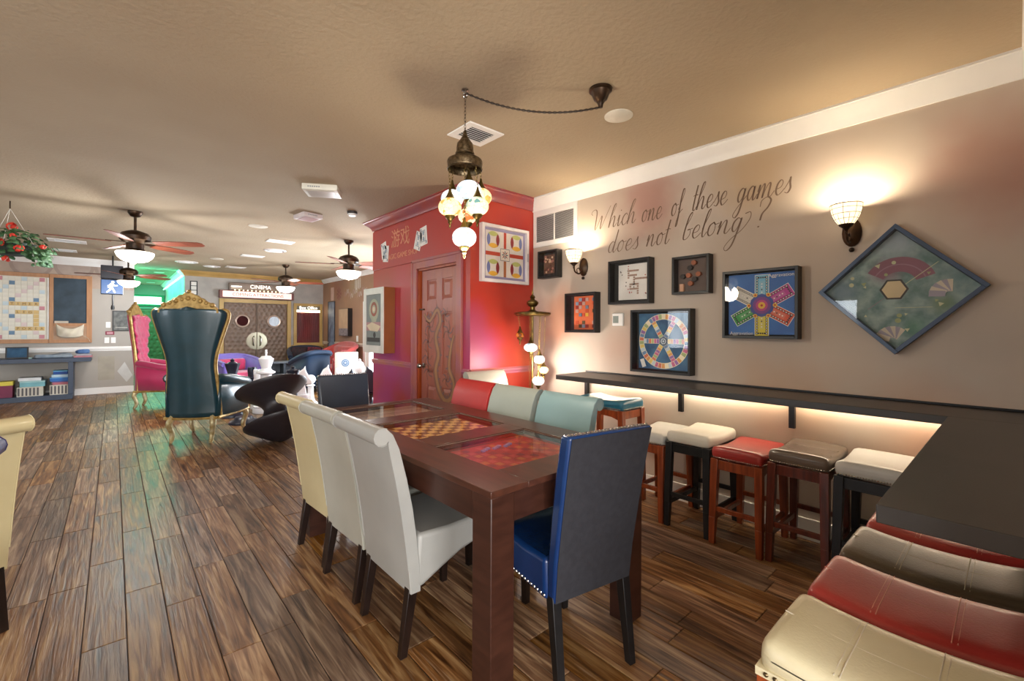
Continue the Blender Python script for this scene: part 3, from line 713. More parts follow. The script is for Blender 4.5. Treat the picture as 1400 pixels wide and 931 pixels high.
# ================================================================ dining chairs
def parson(label, loc, rz, lea, scroll=True, back=None, nails=None, W=0.41, H=0.91, group='upholstered chairs around the game table', sd=0.46, legm=None):
    t = thing('dining_chair', label, 'chair', loc, rz, group); legm = legm or DARKLEG
    hw = W / 2
    # seat with an arched skirt
    m = M(); top = [(0.055, 0.470), (0.20, 0.462), (0.34, 0.468), (sd - 0.03, 0.468), (sd, 0.452), (sd + 0.004, 0.41)]
    if scroll: bot = [(sd - 0.005, 0.375), (sd - 0.10, 0.365), (sd - 0.20, 0.340), (sd - 0.29, 0.302), (0.085, 0.262), (0.04, 0.250)]
    else: bot = [(sd - 0.002, 0.330), (0.20, 0.325), (0.05, 0.320)]
    m.prism(top + bot, -hw, hw); m.build('seat', lea, t, bevel=0.018, bseg=3)
    # back: side profile, slightly rolled
    if scroll:
        cx, cz, r = -0.098, H - 0.034, 0.034
        rear = [(0.022, 0.245), (0.012, 0.34), (-0.004, 0.46), (-0.022, 0.58), (-0.044, 0.70), (-0.066, 0.80), (-0.076, cz - 0.022)]
        arc = [(cx + r * cos(a), cz + r * sin(a)) for a in [radians(q) for q in (-60, -90, -120, -150, 180, 150, 120, 90, 60)]]
        front = [(-0.055, H - 0.030), (-0.028, H - 0.09), (0.004, 0.70), (0.030, 0.58), (0.048, 0.46), (0.062, 0.34), (0.066, 0.245)]
        m = M(); m.prism(rear + arc + front, -hw, hw); m.build('backrest', lea, t, bevel=0.010, bseg=3, ang=50)
        for s_ in (-1, 1):
            y = s_ * (hw + 0.0008); m = M()
            m.tube([(a, y, b) for a, b in rear[1:]] + [(a, y, b) for a, b in arc], 0.0022, 5); m.build('piping', lea, t)
    else:
        rear = [(0.020, 0.315), (0.005, 0.46), (-0.022, 0.62), (-0.055, 0.80), (-0.080, H)]
        front = [(-0.028, H), (0.000, 0.80), (0.032, 0.62), (0.055, 0.46), (0.062, 0.315)]
        m = M(); V = rear + front; n = len(V)
        def fp(a, y, b): return (a, y * (1 - 0.06 * (1 - min(1, (b - 0.3) / 0.6))), b)
        m.prism(V, -hw, hw, 0, fp); bo = m.build('backrest', lea, t, bevel=0.012, bseg=3)
        if back:
            m = M(); rr = [(a - 0.003, b) for a, b in rear]
            for i in range(len(rr) - 1):
                (a0, b0), (a1, b1) = rr[i], rr[i + 1]
                if i == 0: b0 += 0.008
                if i == len(rr) - 2: b1 -= 0.006
                e0 = (hw - 0.008) * (1 - 0.06 * (1 - min(1, (b0 - 0.3) / 0.6))); e1 = (hw - 0.008) * (1 - 0.06 * (1 - min(1, (b1 - 0.3) / 0.6)))
                m.add([(a0, -e0, b0), (a0, e0, b0), (a1, e1, b1), (a1, -e1, b1)], [(0, 3, 2, 1)])
            lab(m.build('back_panel', back, t), 'charcoal fabric back panel')
    if nails:
        m = M()
        def nail(p, n):
            R = Vector((0, 0, 1)).rotation_difference(Vector(n)).to_matrix(); r0 = 0.0060
            m.lathe([(r0, 0), (r0 * 0.8, r0 * 0.5), (r0 * 0.3, r0 * 0.8), (1e-5, r0 * 0.85)], 8, p, 0, R)
        k = 22
        for i in range(k): nail((-0.058 - 0.0, -hw + 0.012 + (W - 0.024) * i / (k - 1), H + 0.0005), (0, 0, 1))
        if nails == 'top':
            for i in range(20):
                for s_ in (-1, 1): nail((0.06 + 0.39 * i / 19, s_ * hw, 0.342), (0, s_, 0))
        else:
            for i in range(26):
                z = 0.36 + (H - 0.39) * i / 25
                for s_ in (-1, 1): nail((0.010 - 0.065 * max(0, (z - 0.4) / 0.5), s_ * hw, z), (0, s_, 0))
        stuff(m.build('nailhead_trim', NAIL, t))
    zt = 0.27 if scroll else 0.325
    for s_ in (-1, 1):
        m = M(); m.taper((0.000, s_ * (hw - 0.028), 0.0), (0.045, s_ * (hw - 0.030), zt + 0.02), 0.0145, 0.021, 0.0145, 0.019); m.build('leg', legm, t, bevel=0.002)
        m = M(); m.taper((sd - 0.045, s_ * (hw - 0.032), 0.0), (sd - 0.04, s_ * (hw - 0.034), 0.39 if scroll else zt + 0.02), 0.014, 0.021); m.build('leg', legm, t, bevel=0.002)
    return t
WARMG = leather('stone_grey_leather', '#a2a19c', '#989792', 0.45, 0.1)
OFFW = leather('off_white_leather', '#adab9f', '#a3a195', 0.45, 0.1)
BUTTER = leather('butter_cream_leather', '#c9bb92', '#c0b187', 0.45, 0.1)
SAGE = leather('sage_grey_leather', '#9aa29c', '#919a94', 0.45, 0.1)
AQUA = leather('aqua_grey_leather', '#7f9ea4', '#86a3a8', 0.42, 0.1)
BLUEL = leather('royal_blue_leather', '#0e2c5c', '#143868', 0.26, 0.15)
NAVY = leather('navy_leather', '#1c2434', '#263040', 0.3, 0.15)
CHAR = pm('charcoal_linen', '#232329', 0.85, col2='#2a2a30', vscale=40, bump=0.3, bscale=400)
parson('stone grey scroll back dining chair at the near left corner of the game table', (0.845, 1.765, 0), 0, WARMG)
parson('off white scroll back dining chair in the middle of the table\'s left side', (0.845, 2.225, 0), radians(2), OFFW)
parson('butter cream scroll back dining chair farthest along the table\'s left side', (0.845, 2.645, 0), radians(3), BUTTER)
parson('red leather scroll back dining chair at the table\'s far right side', (1.865, 2.58, 0), pi, leather('bright_red_leather', '#b02a28', '#a02422', 0.4, 0.1))
parson('sage grey scroll back chair between red and aqua chairs at the table', (1.865, 2.15, 0), pi, SAGE)
parson('aqua grey scroll back dining chair at the table\'s near right side', (1.865, 1.70, 0), pi, AQUA)
parson('royal blue leather chair with charcoal back and silver nails at the table\'s near end', (1.325, 1.015, 0), radians(80), BLUEL, False, CHAR, 'top', 0.395, 0.925, sd=0.45, legm=BLACKM)
parson('dark navy leather chair with nailhead edges at the table\'s far end', (1.29, 3.31, 0), radians(-90), NAVY, False, None, 'side', 0.375, 0.935, sd=0.42)
parson('pale ivory chair standing empty against the red wall near the floor lamp', (2.47, 3.05, 0), radians(-92), OFFW, group='spare upholstered chairs')
parson('cream scroll back dining chair cut off by the left edge of the picture', (-0.49, 2.73, 0), radians(125), BUTTER, group='spare upholstered chairs')
parson('purple blue scroll back chair, just a sliver at the left picture edge', (-0.41, 2.10, 0), radians(178), leather('violet_leather', '#3c3a78', '#35336a', 0.4, 0.1), group='spare upholstered chairs')
# ================================================================ frames on the right wall
FRB = pm('black_frame_wood', '#1b1a1a', 0.4)
def flat(name, col): return pm(name, col, 0.6)
def wallf(yc, zc, depth):
    return lambda a, b, e: (WX - depth - e, yc - a, zc + b)
def shadow_box(label, y0, y1, z0, z1, depth=0.079, bord=0.018, fmat=FRB, inner=None, cat='framed game', rot=0.0, lip=0.02, mat_col='#232222'):
    yc, zc = (y0 + y1) / 2, (z0 + z1) / 2; w, h = abs(y1 - y0) / 2, abs(z1 - z0) / 2
    t = thing('shadow_box_frame', label, cat, (WX, yc, zc), 0, 'framed games on the right wall')
    c, s = cos(rot), sin(rot)
    g = lambda a, b, e: (-e, -(a * c - b * s), a * s + b * c)
    def pr(m, a0, b0, a1, b1, e0, e1): m.prism([(a0, b0), (a1, b0), (a1, b1), (a0, b1)], e0, e1, 0, lambda a, y, b: g(a, b, y))
    for (a0, b0, a1, b1) in ((-w, -h, -w + bord, h), (w - bord, -h, w, h), (-w + bord, h - bord, w - bord, h), (-w + bord, -h, w - bord, -h + bord)):
        m = M(); pr(m, a0, b0, a1, b1, 0.001, depth); m.build('frame_side', fmat, t, bevel=0.0015)
    m = M(); pr(m, -w + bord, -h + bord, w - bord, h - bord, 0.001, 0.008); m.build('backing', pm('backing_' + mat_col[1:], mat_col, 0.7), t)
    m = M(); pr(m, -w + bord, -h + bord, w - bord, h - bord, depth - 0.007, depth - 0.004); m.build('glass_pane', GLASS, t)
    return t, g, w - bord, h - bord
# domino box
t, g, w, h = shadow_box('small black shadow box with scattered pieces near the vent grille', 3.13, 2.875, 1.775, 2.04)
m = M(); m.prism([(-0.07, -0.09), (0.07, -0.09), (0.07, 0.09), (-0.07, 0.09)], 0.045, 0.048, 0, lambda a, y, b: g(a, b, y))
m.build('card_print', flat('sepia_print', '#6a4a38'), t)
for i in range(22):
    a, b = rng.uniform(-0.06, 0.06), rng.uniform(-0.08, 0.08); m = M(); q = rng.uniform(0, 3)
    m.prism([(a + 0.013 * cos(q + k * pi / 2), b + 0.013 * sin(q + k * pi / 2)) for k in range(4)], 0.0485 + 0.001 * (i % 3), 0.053 + 0.001 * (i % 3), 0, lambda x, y, z: g(x, z, y))
    m.build('game_piece', [flat('piece_ivory', '#d8b896'), flat('piece_umber', '#5a2f22'), flat('piece_rose', '#b0766a')][i % 3], t, smooth=False)
# sorry style red board: coloured squares
t, g, w, h = shadow_box('black frame around an orange board of many coloured squares', 2.775, 2.425, 1.252, 1.609)
m = M(); m.prism([(-0.105, -0.15), (w, -0.15), (w, 0.15), (-0.105, 0.15)], 0.02, 0.024, 0, lambda a, y, b: g(a, b, y)); bo = m.build('board', flat('board_orange', '#d3683c'), t)
pal = ['#e0b040', '#9a2e28', '#6c7a8c', '#5a4a2c', '#b8958a', '#c8502c', '#8090a8', '#7a2c30']
for i in range(6):
    for j in range(8):
        if (i * 5 + j * 3 + i * j) % 7 in (1, 3, 4, 5):
            m = M(); a = -0.085 + i * 0.038; b = -0.135 + j * 0.034
            m.prism([(a, b), (a + 0.033, b), (a + 0.033, b + 0.03), (a, b + 0.03)], 0.0245, 0.028, 0, lambda x, y, z: g(x, z, y))
            c_ = pal[(i * 3 + j * 5) % 8]; m.build('coloured_square', flat('square_' + c_[1:], c_), bo, smooth=False)
# word board (crossword tiles)
t, g, w, h = shadow_box('black frame with white board and crossed word tiles', 2.29, 1.902, 1.49, 1.851)
m = M(); m.prism([(-0.125, -0.145), (0.165, -0.145), (0.165, 0.145), (-0.125, 0.145)], 0.02, 0.024, 0, lambda a, y, b: g(a, b, y)); bo = m.build('board', flat('board_white', '#e2e0da'), t)
tiles = [(-2 + i, 4) for i in range(6)] + [(-2, j) for j in range(1, 4)] + [(-1 + i, 2) for i in range(4)] + [(1, j) for j in (1, 0, -1, -2)] + [(1 + i, 0.4) for i in range(1, 8)] + [(-1 + i, -2) for i in range(5)] + [(-1, -3), (-1, -4), (3, -3), (3, -4), (3, -5), (3, -6), (0, -4), (1, -4), (2, -4)]
for i, (a, b) in enumerate(tiles):
    a = a * 0.0175 + 0.0; b = b * 0.0185 + 0.01; m = M()
    m.prism([(a, b), (a + 0.0145, b), (a + 0.0145, b + 0.014), (a, b + 0.014)], 0.0245, 0.028, 0, lambda x, y, z: g(x, z, y)); m.build('letter_tile', flat('tile_tan', '#a58a7a'), bo, smooth=False)
for i in range(18):
    a = rng.uniform(-0.11, 0.15); b = rng.uniform(-0.13, 0.13)
    m = M(); m.prism([(a, b), (a + 0.009, b), (a + 0.009, b + 0.009), (a, b + 0.009)], 0.0245, 0.0252, 0, lambda x, y, z: g(x, z, y)); m.build('bonus_mark', [flat('mark_red', '#b05048'), flat('mark_dark', '#4a4640')][i % 2], bo, smooth=False)
# wooden blocks
t, g, w, h = shadow_box('small black shadow box holding copper and dark wooden cubes', 1.717, 1.438, 1.542, 1.82, 0.072, mat_col='#6a5a52')
for i, (a, b, c_) in enumerate([(0.01, 0.09, 1), (-0.02, 0.055, 0), (-0.03, 0.0, 1), (-0.075, -0.005, 0), (0.045, 0.005, 1), (0.015, -0.03, 0), (-0.015, -0.06, 1)]):
    m = M(); q = 0.3 + i * 0.9
    m.prism([(a + 0.021 * cos(q + k * pi / 3), b + 0.019 * sin(q + k * pi / 3)) for k in range(6)], 0.009, 0.034, 0, lambda x, y, z: g(x, z, y))
    m.build('cube_piece', [flat('cube_dark', '#2c2422'), flat('cube_copper', '#a8603c')][c_], t, bevel=0.001)
m = M(); m.prism([(-0.10, -0.115), (-0.068, -0.115), (-0.068, -0.06), (-0.10, -0.06)], 0.01, 0.03, 0, lambda x, y, z: g(x, z, y)); m.build('card_pack', flat('pack_peach', '#d8a888'), t, bevel=0.001)
# wheel board
t, g, w, h = shadow_box('large black frame with a blue board of a six spoked colour wheel', 2.07, 1.567, 0.946, 1.437, 0.08)
WB = ['#e8d070', '#c86a92', '#6f8fb8', '#e0a05c', '#a8b87c', '#c8d8e0', '#9a6cae', '#d87a5c', '#f0e8c8']
mats = [flat('wheel_' + c_[1:], c_) for c_ in WB]
m = M(); m.prism([(-0.205, -h + 0.01), (w - 0.015, -h + 0.01), (w - 0.015, h - 0.012), (-0.205, h - 0.012)], 0.02, 0.024, 0, lambda a, y, b: g(a, b, y)); bo = m.build('board', pm('board_blue', '#1f4c74', 0.55, col2='#3b6f94', vscale=9), t)
gc = lambda a, b, e: g(a + 0.01, b, 0.0245 + e)
m = M()
disc(m, (0, 0), 0.212, gc, 8, 42, r0=0.168, e=0.0002)
k = 42
for i in range(k): disc(m, (0, 0), 0.208, gc, (i * 5 + i // 3) % 9, 2, r0=0.172, a0=2 * pi * i / k + 0.01, a1=2 * pi * (i + 1) / k - 0.01, e=0.0006)
for q in range(6):
    a = q * pi / 3
    rect(m, 0.035, -0.019, 0.172, 0.019, gc, 8, 0.0003, rot=a)
    for j in range(6): rect(m, 0.037 + j * 0.0225, -0.017, 0.057 + j * 0.0225, 0.017, gc, (q * 2 + j * 3) % 8, 0.0007, rot=a)
disc(m, (0, 0), 0.036, gc, 5, 6, e=0.0009); disc(m, (0, 0), 0.034, gc, 9, 6, r0=0.026, e=0.0012); disc(m, (0, 0), 0.016, gc, 9, 6, r0=0.010, e=0.0012)
m.build('wheel_print', mats + [flat('ink_navy', '#22304a')], bo, smooth=False)
m = M(); q = 0.35
m.prism([(-0.165 + a * cos(q) - b * sin(q), -0.175 + a * sin(q) + b * cos(q)) for a, b in ((-0.017, -0.033), (0.017, -0.033), (0.017, 0.033), (-0.017, 0.033))], 0.025, 0.028, 0, lambda x, y, z: g(x, z, y)); m.build('game_card', PRINTW, t)
# six armed marble board
t, g, w, h = shadow_box('blue board with six coloured arms in a black frame beside the diamond', 1.341, 0.887, 1.226, 1.676, 0.079)
m = M(); m.prism([(-w + 0.012, -h + 0.008), (w - 0.004, -h + 0.008), (w - 0.004, h - 0.008), (-w + 0.012, h - 0.008)], 0.04, 0.044, 0, lambda a, y, b: g(a, b, y)); bo = m.build('board', pm('board_azure', '#1458a4', 0.5, col2='#1a68b4', vscale=5), t)
gc = lambda a, b, e: g(a + 0.012, b - 0.01, 0.0445 + e)
AC = ['#b83c92', '#7cc0dc', '#d8d8cc', '#3a9a48', '#e0d040', '#d8583c']
for q in range(6):
    m = M(); a = pi / 6 + q * pi / 3
    rect(m, 0.055, -0.043, 0.200, 0.043, gc, 1, 0.0003, rot=a); rect(m, 0.055, -0.040, 0.197, 0.040, gc, 0, 0.0006, rot=a)
    for s_ in (-1, 1):
        for j in range(7):
            rect(m, 0.070 + j * 0.0175, s_ * 0.029 - 0.0065, 0.084 + j * 0.0175, s_ * 0.029 + 0.0065, gc, 2, 0.0009, rot=a)
            disc(m, ((0.077 + j * 0.0175) * cos(a) - s_ * 0.029 * sin(a), (0.077 + j * 0.0175) * sin(a) + s_ * 0.029 * cos(a)), 0.0042, gc, 1, 6, e=0.0012)
    for j in range(4): rect(m, 0.176, -0.024 + j * 0.0125, 0.186, -0.015 + j * 0.0125, gc, 2, 0.0009, rot=a)
    rect(m, 0.07, -0.016, 0.155, 0.016, gc, 3, 0.0009, rot=a)
    for j in range(4): disc(m, ((0.085 + j * 0.018) * cos(a), (0.085 + j * 0.018) * sin(a)), 0.0045, gc, 2 if j == 1 else 1, 8, e=0.0012)
    c_ = AC[q]; c2 = tuple(min(1, x * 0.75 + 0.2) for x in rgb(c_))
    m.build('board_arm', [flat('arm_' + c_[1:], c_), PRINTW, flat('ink_black', '#22242c'), flat('armlight_' + c_[1:], c2)], bo, smooth=False)
m = M(); disc(m, (0, 0), 0.075, gc, 0, 12, e=0.0014); disc(m, (0, 0), 0.055, gc, 1, 24, e=0.0017); disc(m, (0, 0), 0.036, gc, 2, 24, e=0.002); disc(m, (0, 0), 0.022, gc, 3, 16, e=0.0023); disc(m, (0, 0), 0.008, gc, 4, 8, e=0.0026)
for q in range(6):
    a = q * pi / 3; disc(m, (0.078 * cos(a), 0.078 * sin(a)), 0.013, gc, 3, 8, e=0.0019); disc(m, (0.078 * cos(a), 0.078 * sin(a)), 0.006, gc, 4, 8, e=0.0022)
m.build('board_hub', [flat('hub_blue', '#3a4c9a'), flat('hub_violet', '#7a3c8a'), flat('hub_magenta', '#c04880'), flat('hub_gold', '#e8b83c'), flat('hub_red', '#b83028')], bo, smooth=False)
text_mesh('Aggravation', 0.031, PRINTW, t, lambda a, b, e: gc(a + 0.112, b + 0.180, 0.001 + e * 0.3), 'board_title')
text_mesh('Aggravation', 0.031, PRINTW, t, lambda a, b, e: gc(a - 0.125, b - 0.192, 0.001 + e * 0.3), 'board_title')
# diamond
fblue = pm('slate_blue_frame', '#2b3f5c', 0.35, col2='#354f70', vscale=6, coat=0.2)
cy, cz, hd = 0.437, 1.505, 0.352
t = None
side = hd / sqrt(2)
t, g, w, h = shadow_box('big diamond hung board game frame with misty green map and hexagon window', cy + side, cy - side, cz - side, cz + side, 0.055, 0.020, fblue, rot=pi / 4, mat_col='#39525a')
m = M(); m.prism([(-w + 0.003, -h + 0.003), (w - 0.003, -h + 0.003), (w - 0.003, h - 0.003), (-w + 0.003, h - 0.003)], 0.0085, 0.012, 0, lambda a, y, b: g(a, b, y))
MAP = pm('misty_map_print', '#5a7a76', 0.55, col2='#93a8a4', vscale=16, detail=8, blotches=[((WX, 0.25, 1.42), 0.10, '#587038', 0.8), ((WX, 0.36, 1.30), 0.09, '#2f7a58', 0.8), ((WX, 0.48, 1.60), 0.10, '#8a6a78', 0.85), ((WX, 0.42, 1.76), 0.15, '#a4b2bc', 0.85), ((WX, 0.68, 1.50), 0.10, '#6c8296', 0.7), ((WX, 0.20, 1.55), 0.07, '#3c6a6c', 0.8)])
bo = m.build('board', MAP, t)
gw = lambda a, b, e: (-0.0125 - e, -a, b)      # upright picture plane inside the diamond
m = M()
disc(m, (-0.01, 0.0), 0.052, gw, 0, 6, a0=0, e=0.003); disc(m, (-0.01, 0.0), 0.062, gw, 1, 6, r0=0.052, e=0.0033)
disc(m, (0.01, 0.02), 0.155, gw, 2, 14, r0=0.075, a0=radians(20), a1=radians(150), e=0.0006)
disc(m, (0.01, 0.02), 0.118, gw, 3, 14, r0=0.112, a0=radians(20), a1=radians(150), e=0.001)
rect(m, -0.10, -0.0015, 0.10, 0.0015, gw, 4, 0.0012, rot=radians(40), c=(0.09, 0.07)); rect(m, -0.075, -0.001, 0.075, 0.001, gw, 4, 0.0012, rot=0, c=(0.07, -0.10)); rect(m, -0.055, -0.001, 0.055, 0.001, gw, 3, 0.0012, rot=radians(40), c=(-0.08, -0.07))
for i in range(26):
    a = rng.uniform(-0.24, 0.24); b = rng.uniform(-0.22, 0.2)
    if abs(a) + abs(b) > 0.30 or abs(a) + abs(b) < 0.09: continue
    s_ = rng.uniform(0.008, 0.016); q = rng.uniform(0, 6); k = 3 if i % 3 else 8
    polyg(m, [(a + s_ * cos(q + 2 * pi * j / k), b + s_ * sin(q + 2 * pi * j / k)) for j in range(k)], gw, 4 if i % 2 else 5, 0.0014)
m.build('map_marks', [flat('hex_sand', '#d8c49a'), flat('hex_rim', '#3c3834'), flat('fan_mauve', '#8a5c6c'), flat('line_rose', '#9a7484'), flat('mark_cream', '#c8c8a0'), flat('mark_olive', '#a0a878')], bo, smooth=False)
for (ca, cb, a0, n_) in ((-0.015, -0.275, 0.5, 7), (0.205, -0.035, 0.9, 6)):   # hands of fanned cards
    for i in range(n_):
        m = M(); q = a0 + (i - n_ / 2) * 0.30
        P = [(ca + a * cos(q) - b * sin(q), cb + a * sin(q) + b * cos(q)) for a, b in ((-0.014, 0.012), (0.014, 0.012), (0.016, 0.075), (-0.016, 0.075))]
        m.prism(P, 0.014 + 0.0008 * i, 0.0147 + 0.0008 * i, 0, lambda x, y, z: (-y, -x, z)); m.build('fanned_card', [flat('fan_cream', '#d2c8b4'), flat('fan_lilac', '#a09aa8')][i % 2], t, smooth=False)
# lettering on the wall
GL = {'W': (1.75, [[(-.15, 1.45), (-.32, 1.62), (-.2, 1.85), (.1, 1.9), (.28, 1.5), (.34, 0.0), (.85, 1.25), (.88, 0.02), (1.35, 1.3), (1.62, 2.0)]]),
 'h': (.80, [[(.1, .9), (.42, 1.8), (.40, 2.05), (.24, 1.8), (.08, .9), (0, 0), (.14, .55), (.36, .95), (.48, .8), (.44, .15), (.56, .0), (.76, .3)]]),
 'i': (.42, [[(0, .45), (.14, .95), (.10, .15), (.2, 0), (.42, .35)], [(.2, 1.3), (.22, 1.36), (.24, 1.3)]]),
 'c': (.60, [[(.5, .78), (.38, .98), (.14, .75), (.06, .3), (.2, 0), (.4, .08), (.6, .35)]]),
 'o': (.72, [[(.4, .98), (.14, .75), (.08, .25), (.24, 0), (.46, .2), (.5, .7), (.36, .98), (.5, .8), (.74, .85)]]),
 'n': (.85, [[(0, .5), (.12, .95), (.1, .5), (.04, 0), (.2, .6), (.4, .96), (.5, .8), (.46, .12), (.6, 0), (.82, .35)]]),
 'm': (1.25, [[(0, .5), (.12, .95), (.1, .5), (.04, 0), (.2, .6), (.38, .96), (.46, .8), (.4, 0), (.56, .6), (.76, .96), (.86, .8), (.82, .12), (.96, 0), (1.2, .35)]]),
 'e': (.62, [[(.06, .4), (.36, .5), (.46, .8), (.32, .98), (.12, .75), (.06, .3), (.2, 0), (.4, .08), (.62, .35)]]),
 'f': (.50, [[(.05, .4), (.45, 1.5), (.48, 1.95), (.34, 1.9), (.22, 1.2), (.14, .0), (.06, -.75), (-.06, -.9), (-.02, -.5), (.2, .1), (.5, .4)]]),
 't': (.46, [[(.28, 1.9), (.16, .9), (.12, .15), (.24, 0), (.46, .35)], [(-.02, 1.12), (.2, 1.18), (.42, 1.15)]]),
 's': (.52, [[(0, .3), (.22, .75), (.3, 1.05), (.32, .7), (.4, .3), (.26, .02), (.04, .1)]]),
 'g': (.72, [[(.5, .85), (.34, .98), (.12, .7), (.08, .25), (.22, .02), (.4, .3), (.54, .95), (.46, .2), (.3, -.7), (.06, -1.05), (-.12, -.85), (.1, -.4), (.72, .4)]]),
 'G': (.90, [[(.5, .85), (.34, .98), (.12, .7), (.08, .25), (.22, .02), (.4, .3), (.54, .95), (.46, .2), (.26, -.9), (-.02, -1.3), (-.2, -1.05), (.1, -.5), (.7, .1), (1.05, .8), (1.0, 1.25), (.7, 1.2)]]),
 'a': (.78, [[(.5, .85), (.34, .98), (.12, .7), (.08, .25), (.22, .02), (.4, .3), (.52, .95), (.48, .15), (.58, 0), (.78, .35)]]),
 'd': (.80, [[(.5, .85), (.34, .98), (.12, .7), (.08, .25), (.22, .02), (.42, .3), (.66, 2.0), (.5, .4), (.5, .1), (.6, 0), (.8, .35)]]),
 'b': (.66, [[(.1, .9), (.4, 1.75), (.4, 2.05), (.22, 1.7), (.08, .6), (.1, .05), (.3, .02), (.5, .35), (.46, .75), (.3, .7), (.66, .8)]]),
 'l': (.40, [[(.05, .6), (.36, 1.6), (.4, 2.02), (.24, 1.75), (.1, .6), (.12, .1), (.22, 0), (.4, .35)]]),
 '?': (.60, [[(.08, 1.45), (.1, 1.85), (.4, 2.05), (.66, 1.8), (.56, 1.35), (.3, .95), (.24, .5)], [(.2, .12), (.23, .05), (.26, .12)]])}
INK = pm('script_brown_paint', '#7d6757', 0.7)
fS = lambda a, b, e: (WX - 0.0012 - e, a, b)
def script(word, ya, yb, zb, unit=0.094):
    m = M(); tot = sum(GL[c][0] for c in word); x = 0; sc = (ya - yb) / tot
    for ch in word:
        adv, strokes = GL[ch]
        for S_ in strokes:
            P = catmull([(p[0], p[1], 0) for p in S_], 6); pts = [((x + p.x + 0.18 * p.y) * sc, p.y * unit) for p in P]; ww = []
            for i in range(len(pts)):
                q0, q1 = pts[max(i - 1, 0)], pts[min(i + 1, len(pts) - 1)]; dxx, dyy = q1[0] - q0[0], q1[1] - q0[1]; L_ = max(1e-6, sqrt(dxx * dxx + dyy * dyy))
                ww.append(0.0045 + (0.0065 if dyy < 0 else 0) * abs(dyy) / L_)
            ribbon(m, [(ya - a, zb + b) for a, b in pts], ww, fS)
        x += adv
    return m.build('painted_word', INK, wall_right, smooth=False)
def Yw(cx):   # crop column to wall Y
    import math as _m
    u = 790 + cx * 0.2214; a = (u - 700) / 613.7
    return WX * (0.7477 - 0.6641 * a) / (0.6641 + 0.7477 * a)
for (wd, x0, x1, zb) in (('Which', 85, 355, 2.158), ('one', 388, 515, 2.150), ('of', 570, 640, 2.150), ('these', 698, 918, 2.158), ('games', 975, 1315, 2.150)):
    script(wd, Yw(x0), Yw(x1), zb)
for (wd, x0, x1, zb) in (('does', 180, 372, 1.94), ('not', 420, 560, 1.945), ('belonG', 640, 1030, 1.955), ('?', 1088, 1150, 1.958)):
    script(wd, Yw(x0), Yw(x1), zb)
# return air grille
t = thing('return_air_grille', 'white louvred return air grille high in the wall corner', 'vent', (WX, 2.975, 2.275))
m = M()
m.box(-0.012, -0.285, -0.175, 0, -0.245, 0.19); m.box(-0.012, 0.245, -0.175, 0, 0.285, 0.19); m.box(-0.012, -0.245, -0.175, 0, 0.245, -0.125); m.box(-0.012, -0.245, 0.13, 0, 0.245, 0.19)
m.build('frame', WHITE, t, bevel=0.002)
M().box(-0.010, -0.006, -0.125, -0.001, 0.006, 0.13).build('mullion', WHITE, t)
M().box(-0.002, -0.245, -0.125, -0.0005, 0.245, 0.13).build('dark_backing', pm('duct_dark', '#3a3a3c', 0.8), t)
sl = None
for i in range(22):
    if sl is None:
        m = M(); m.box(-0.0012, -0.243, -0.0045, 0.0012, 0.243, 0.0045, 0, Matrix.Rotation(radians(40), 3, 'Y')); o = m.build('louvre_slat', pm('grille_grey', '#a8a8a8', 0.4), t, smooth=False); sl = o.data
    else: o = bpy.data.objects.new('louvre_slat', sl); COL.objects.link(o); o.parent = t
    o.location = (-0.0065, 0, -0.119 + i * 0.0115)
# thermostat
t = thing('thermostat', 'small white wall thermostat with grey screen below the word board', 'thermostat', (WX, 2.235, 1.365))
M().box(-0.022, -0.055, -0.055, -0.0005, 0.055, 0.055).build('housing', WHITE, t, bevel=0.008)
M().box(-0.0235, -0.012, -0.030, -0.022, 0.042, 0.030).build('screen', pm('lcd_grey', '#8f9a94', 0.3), t)

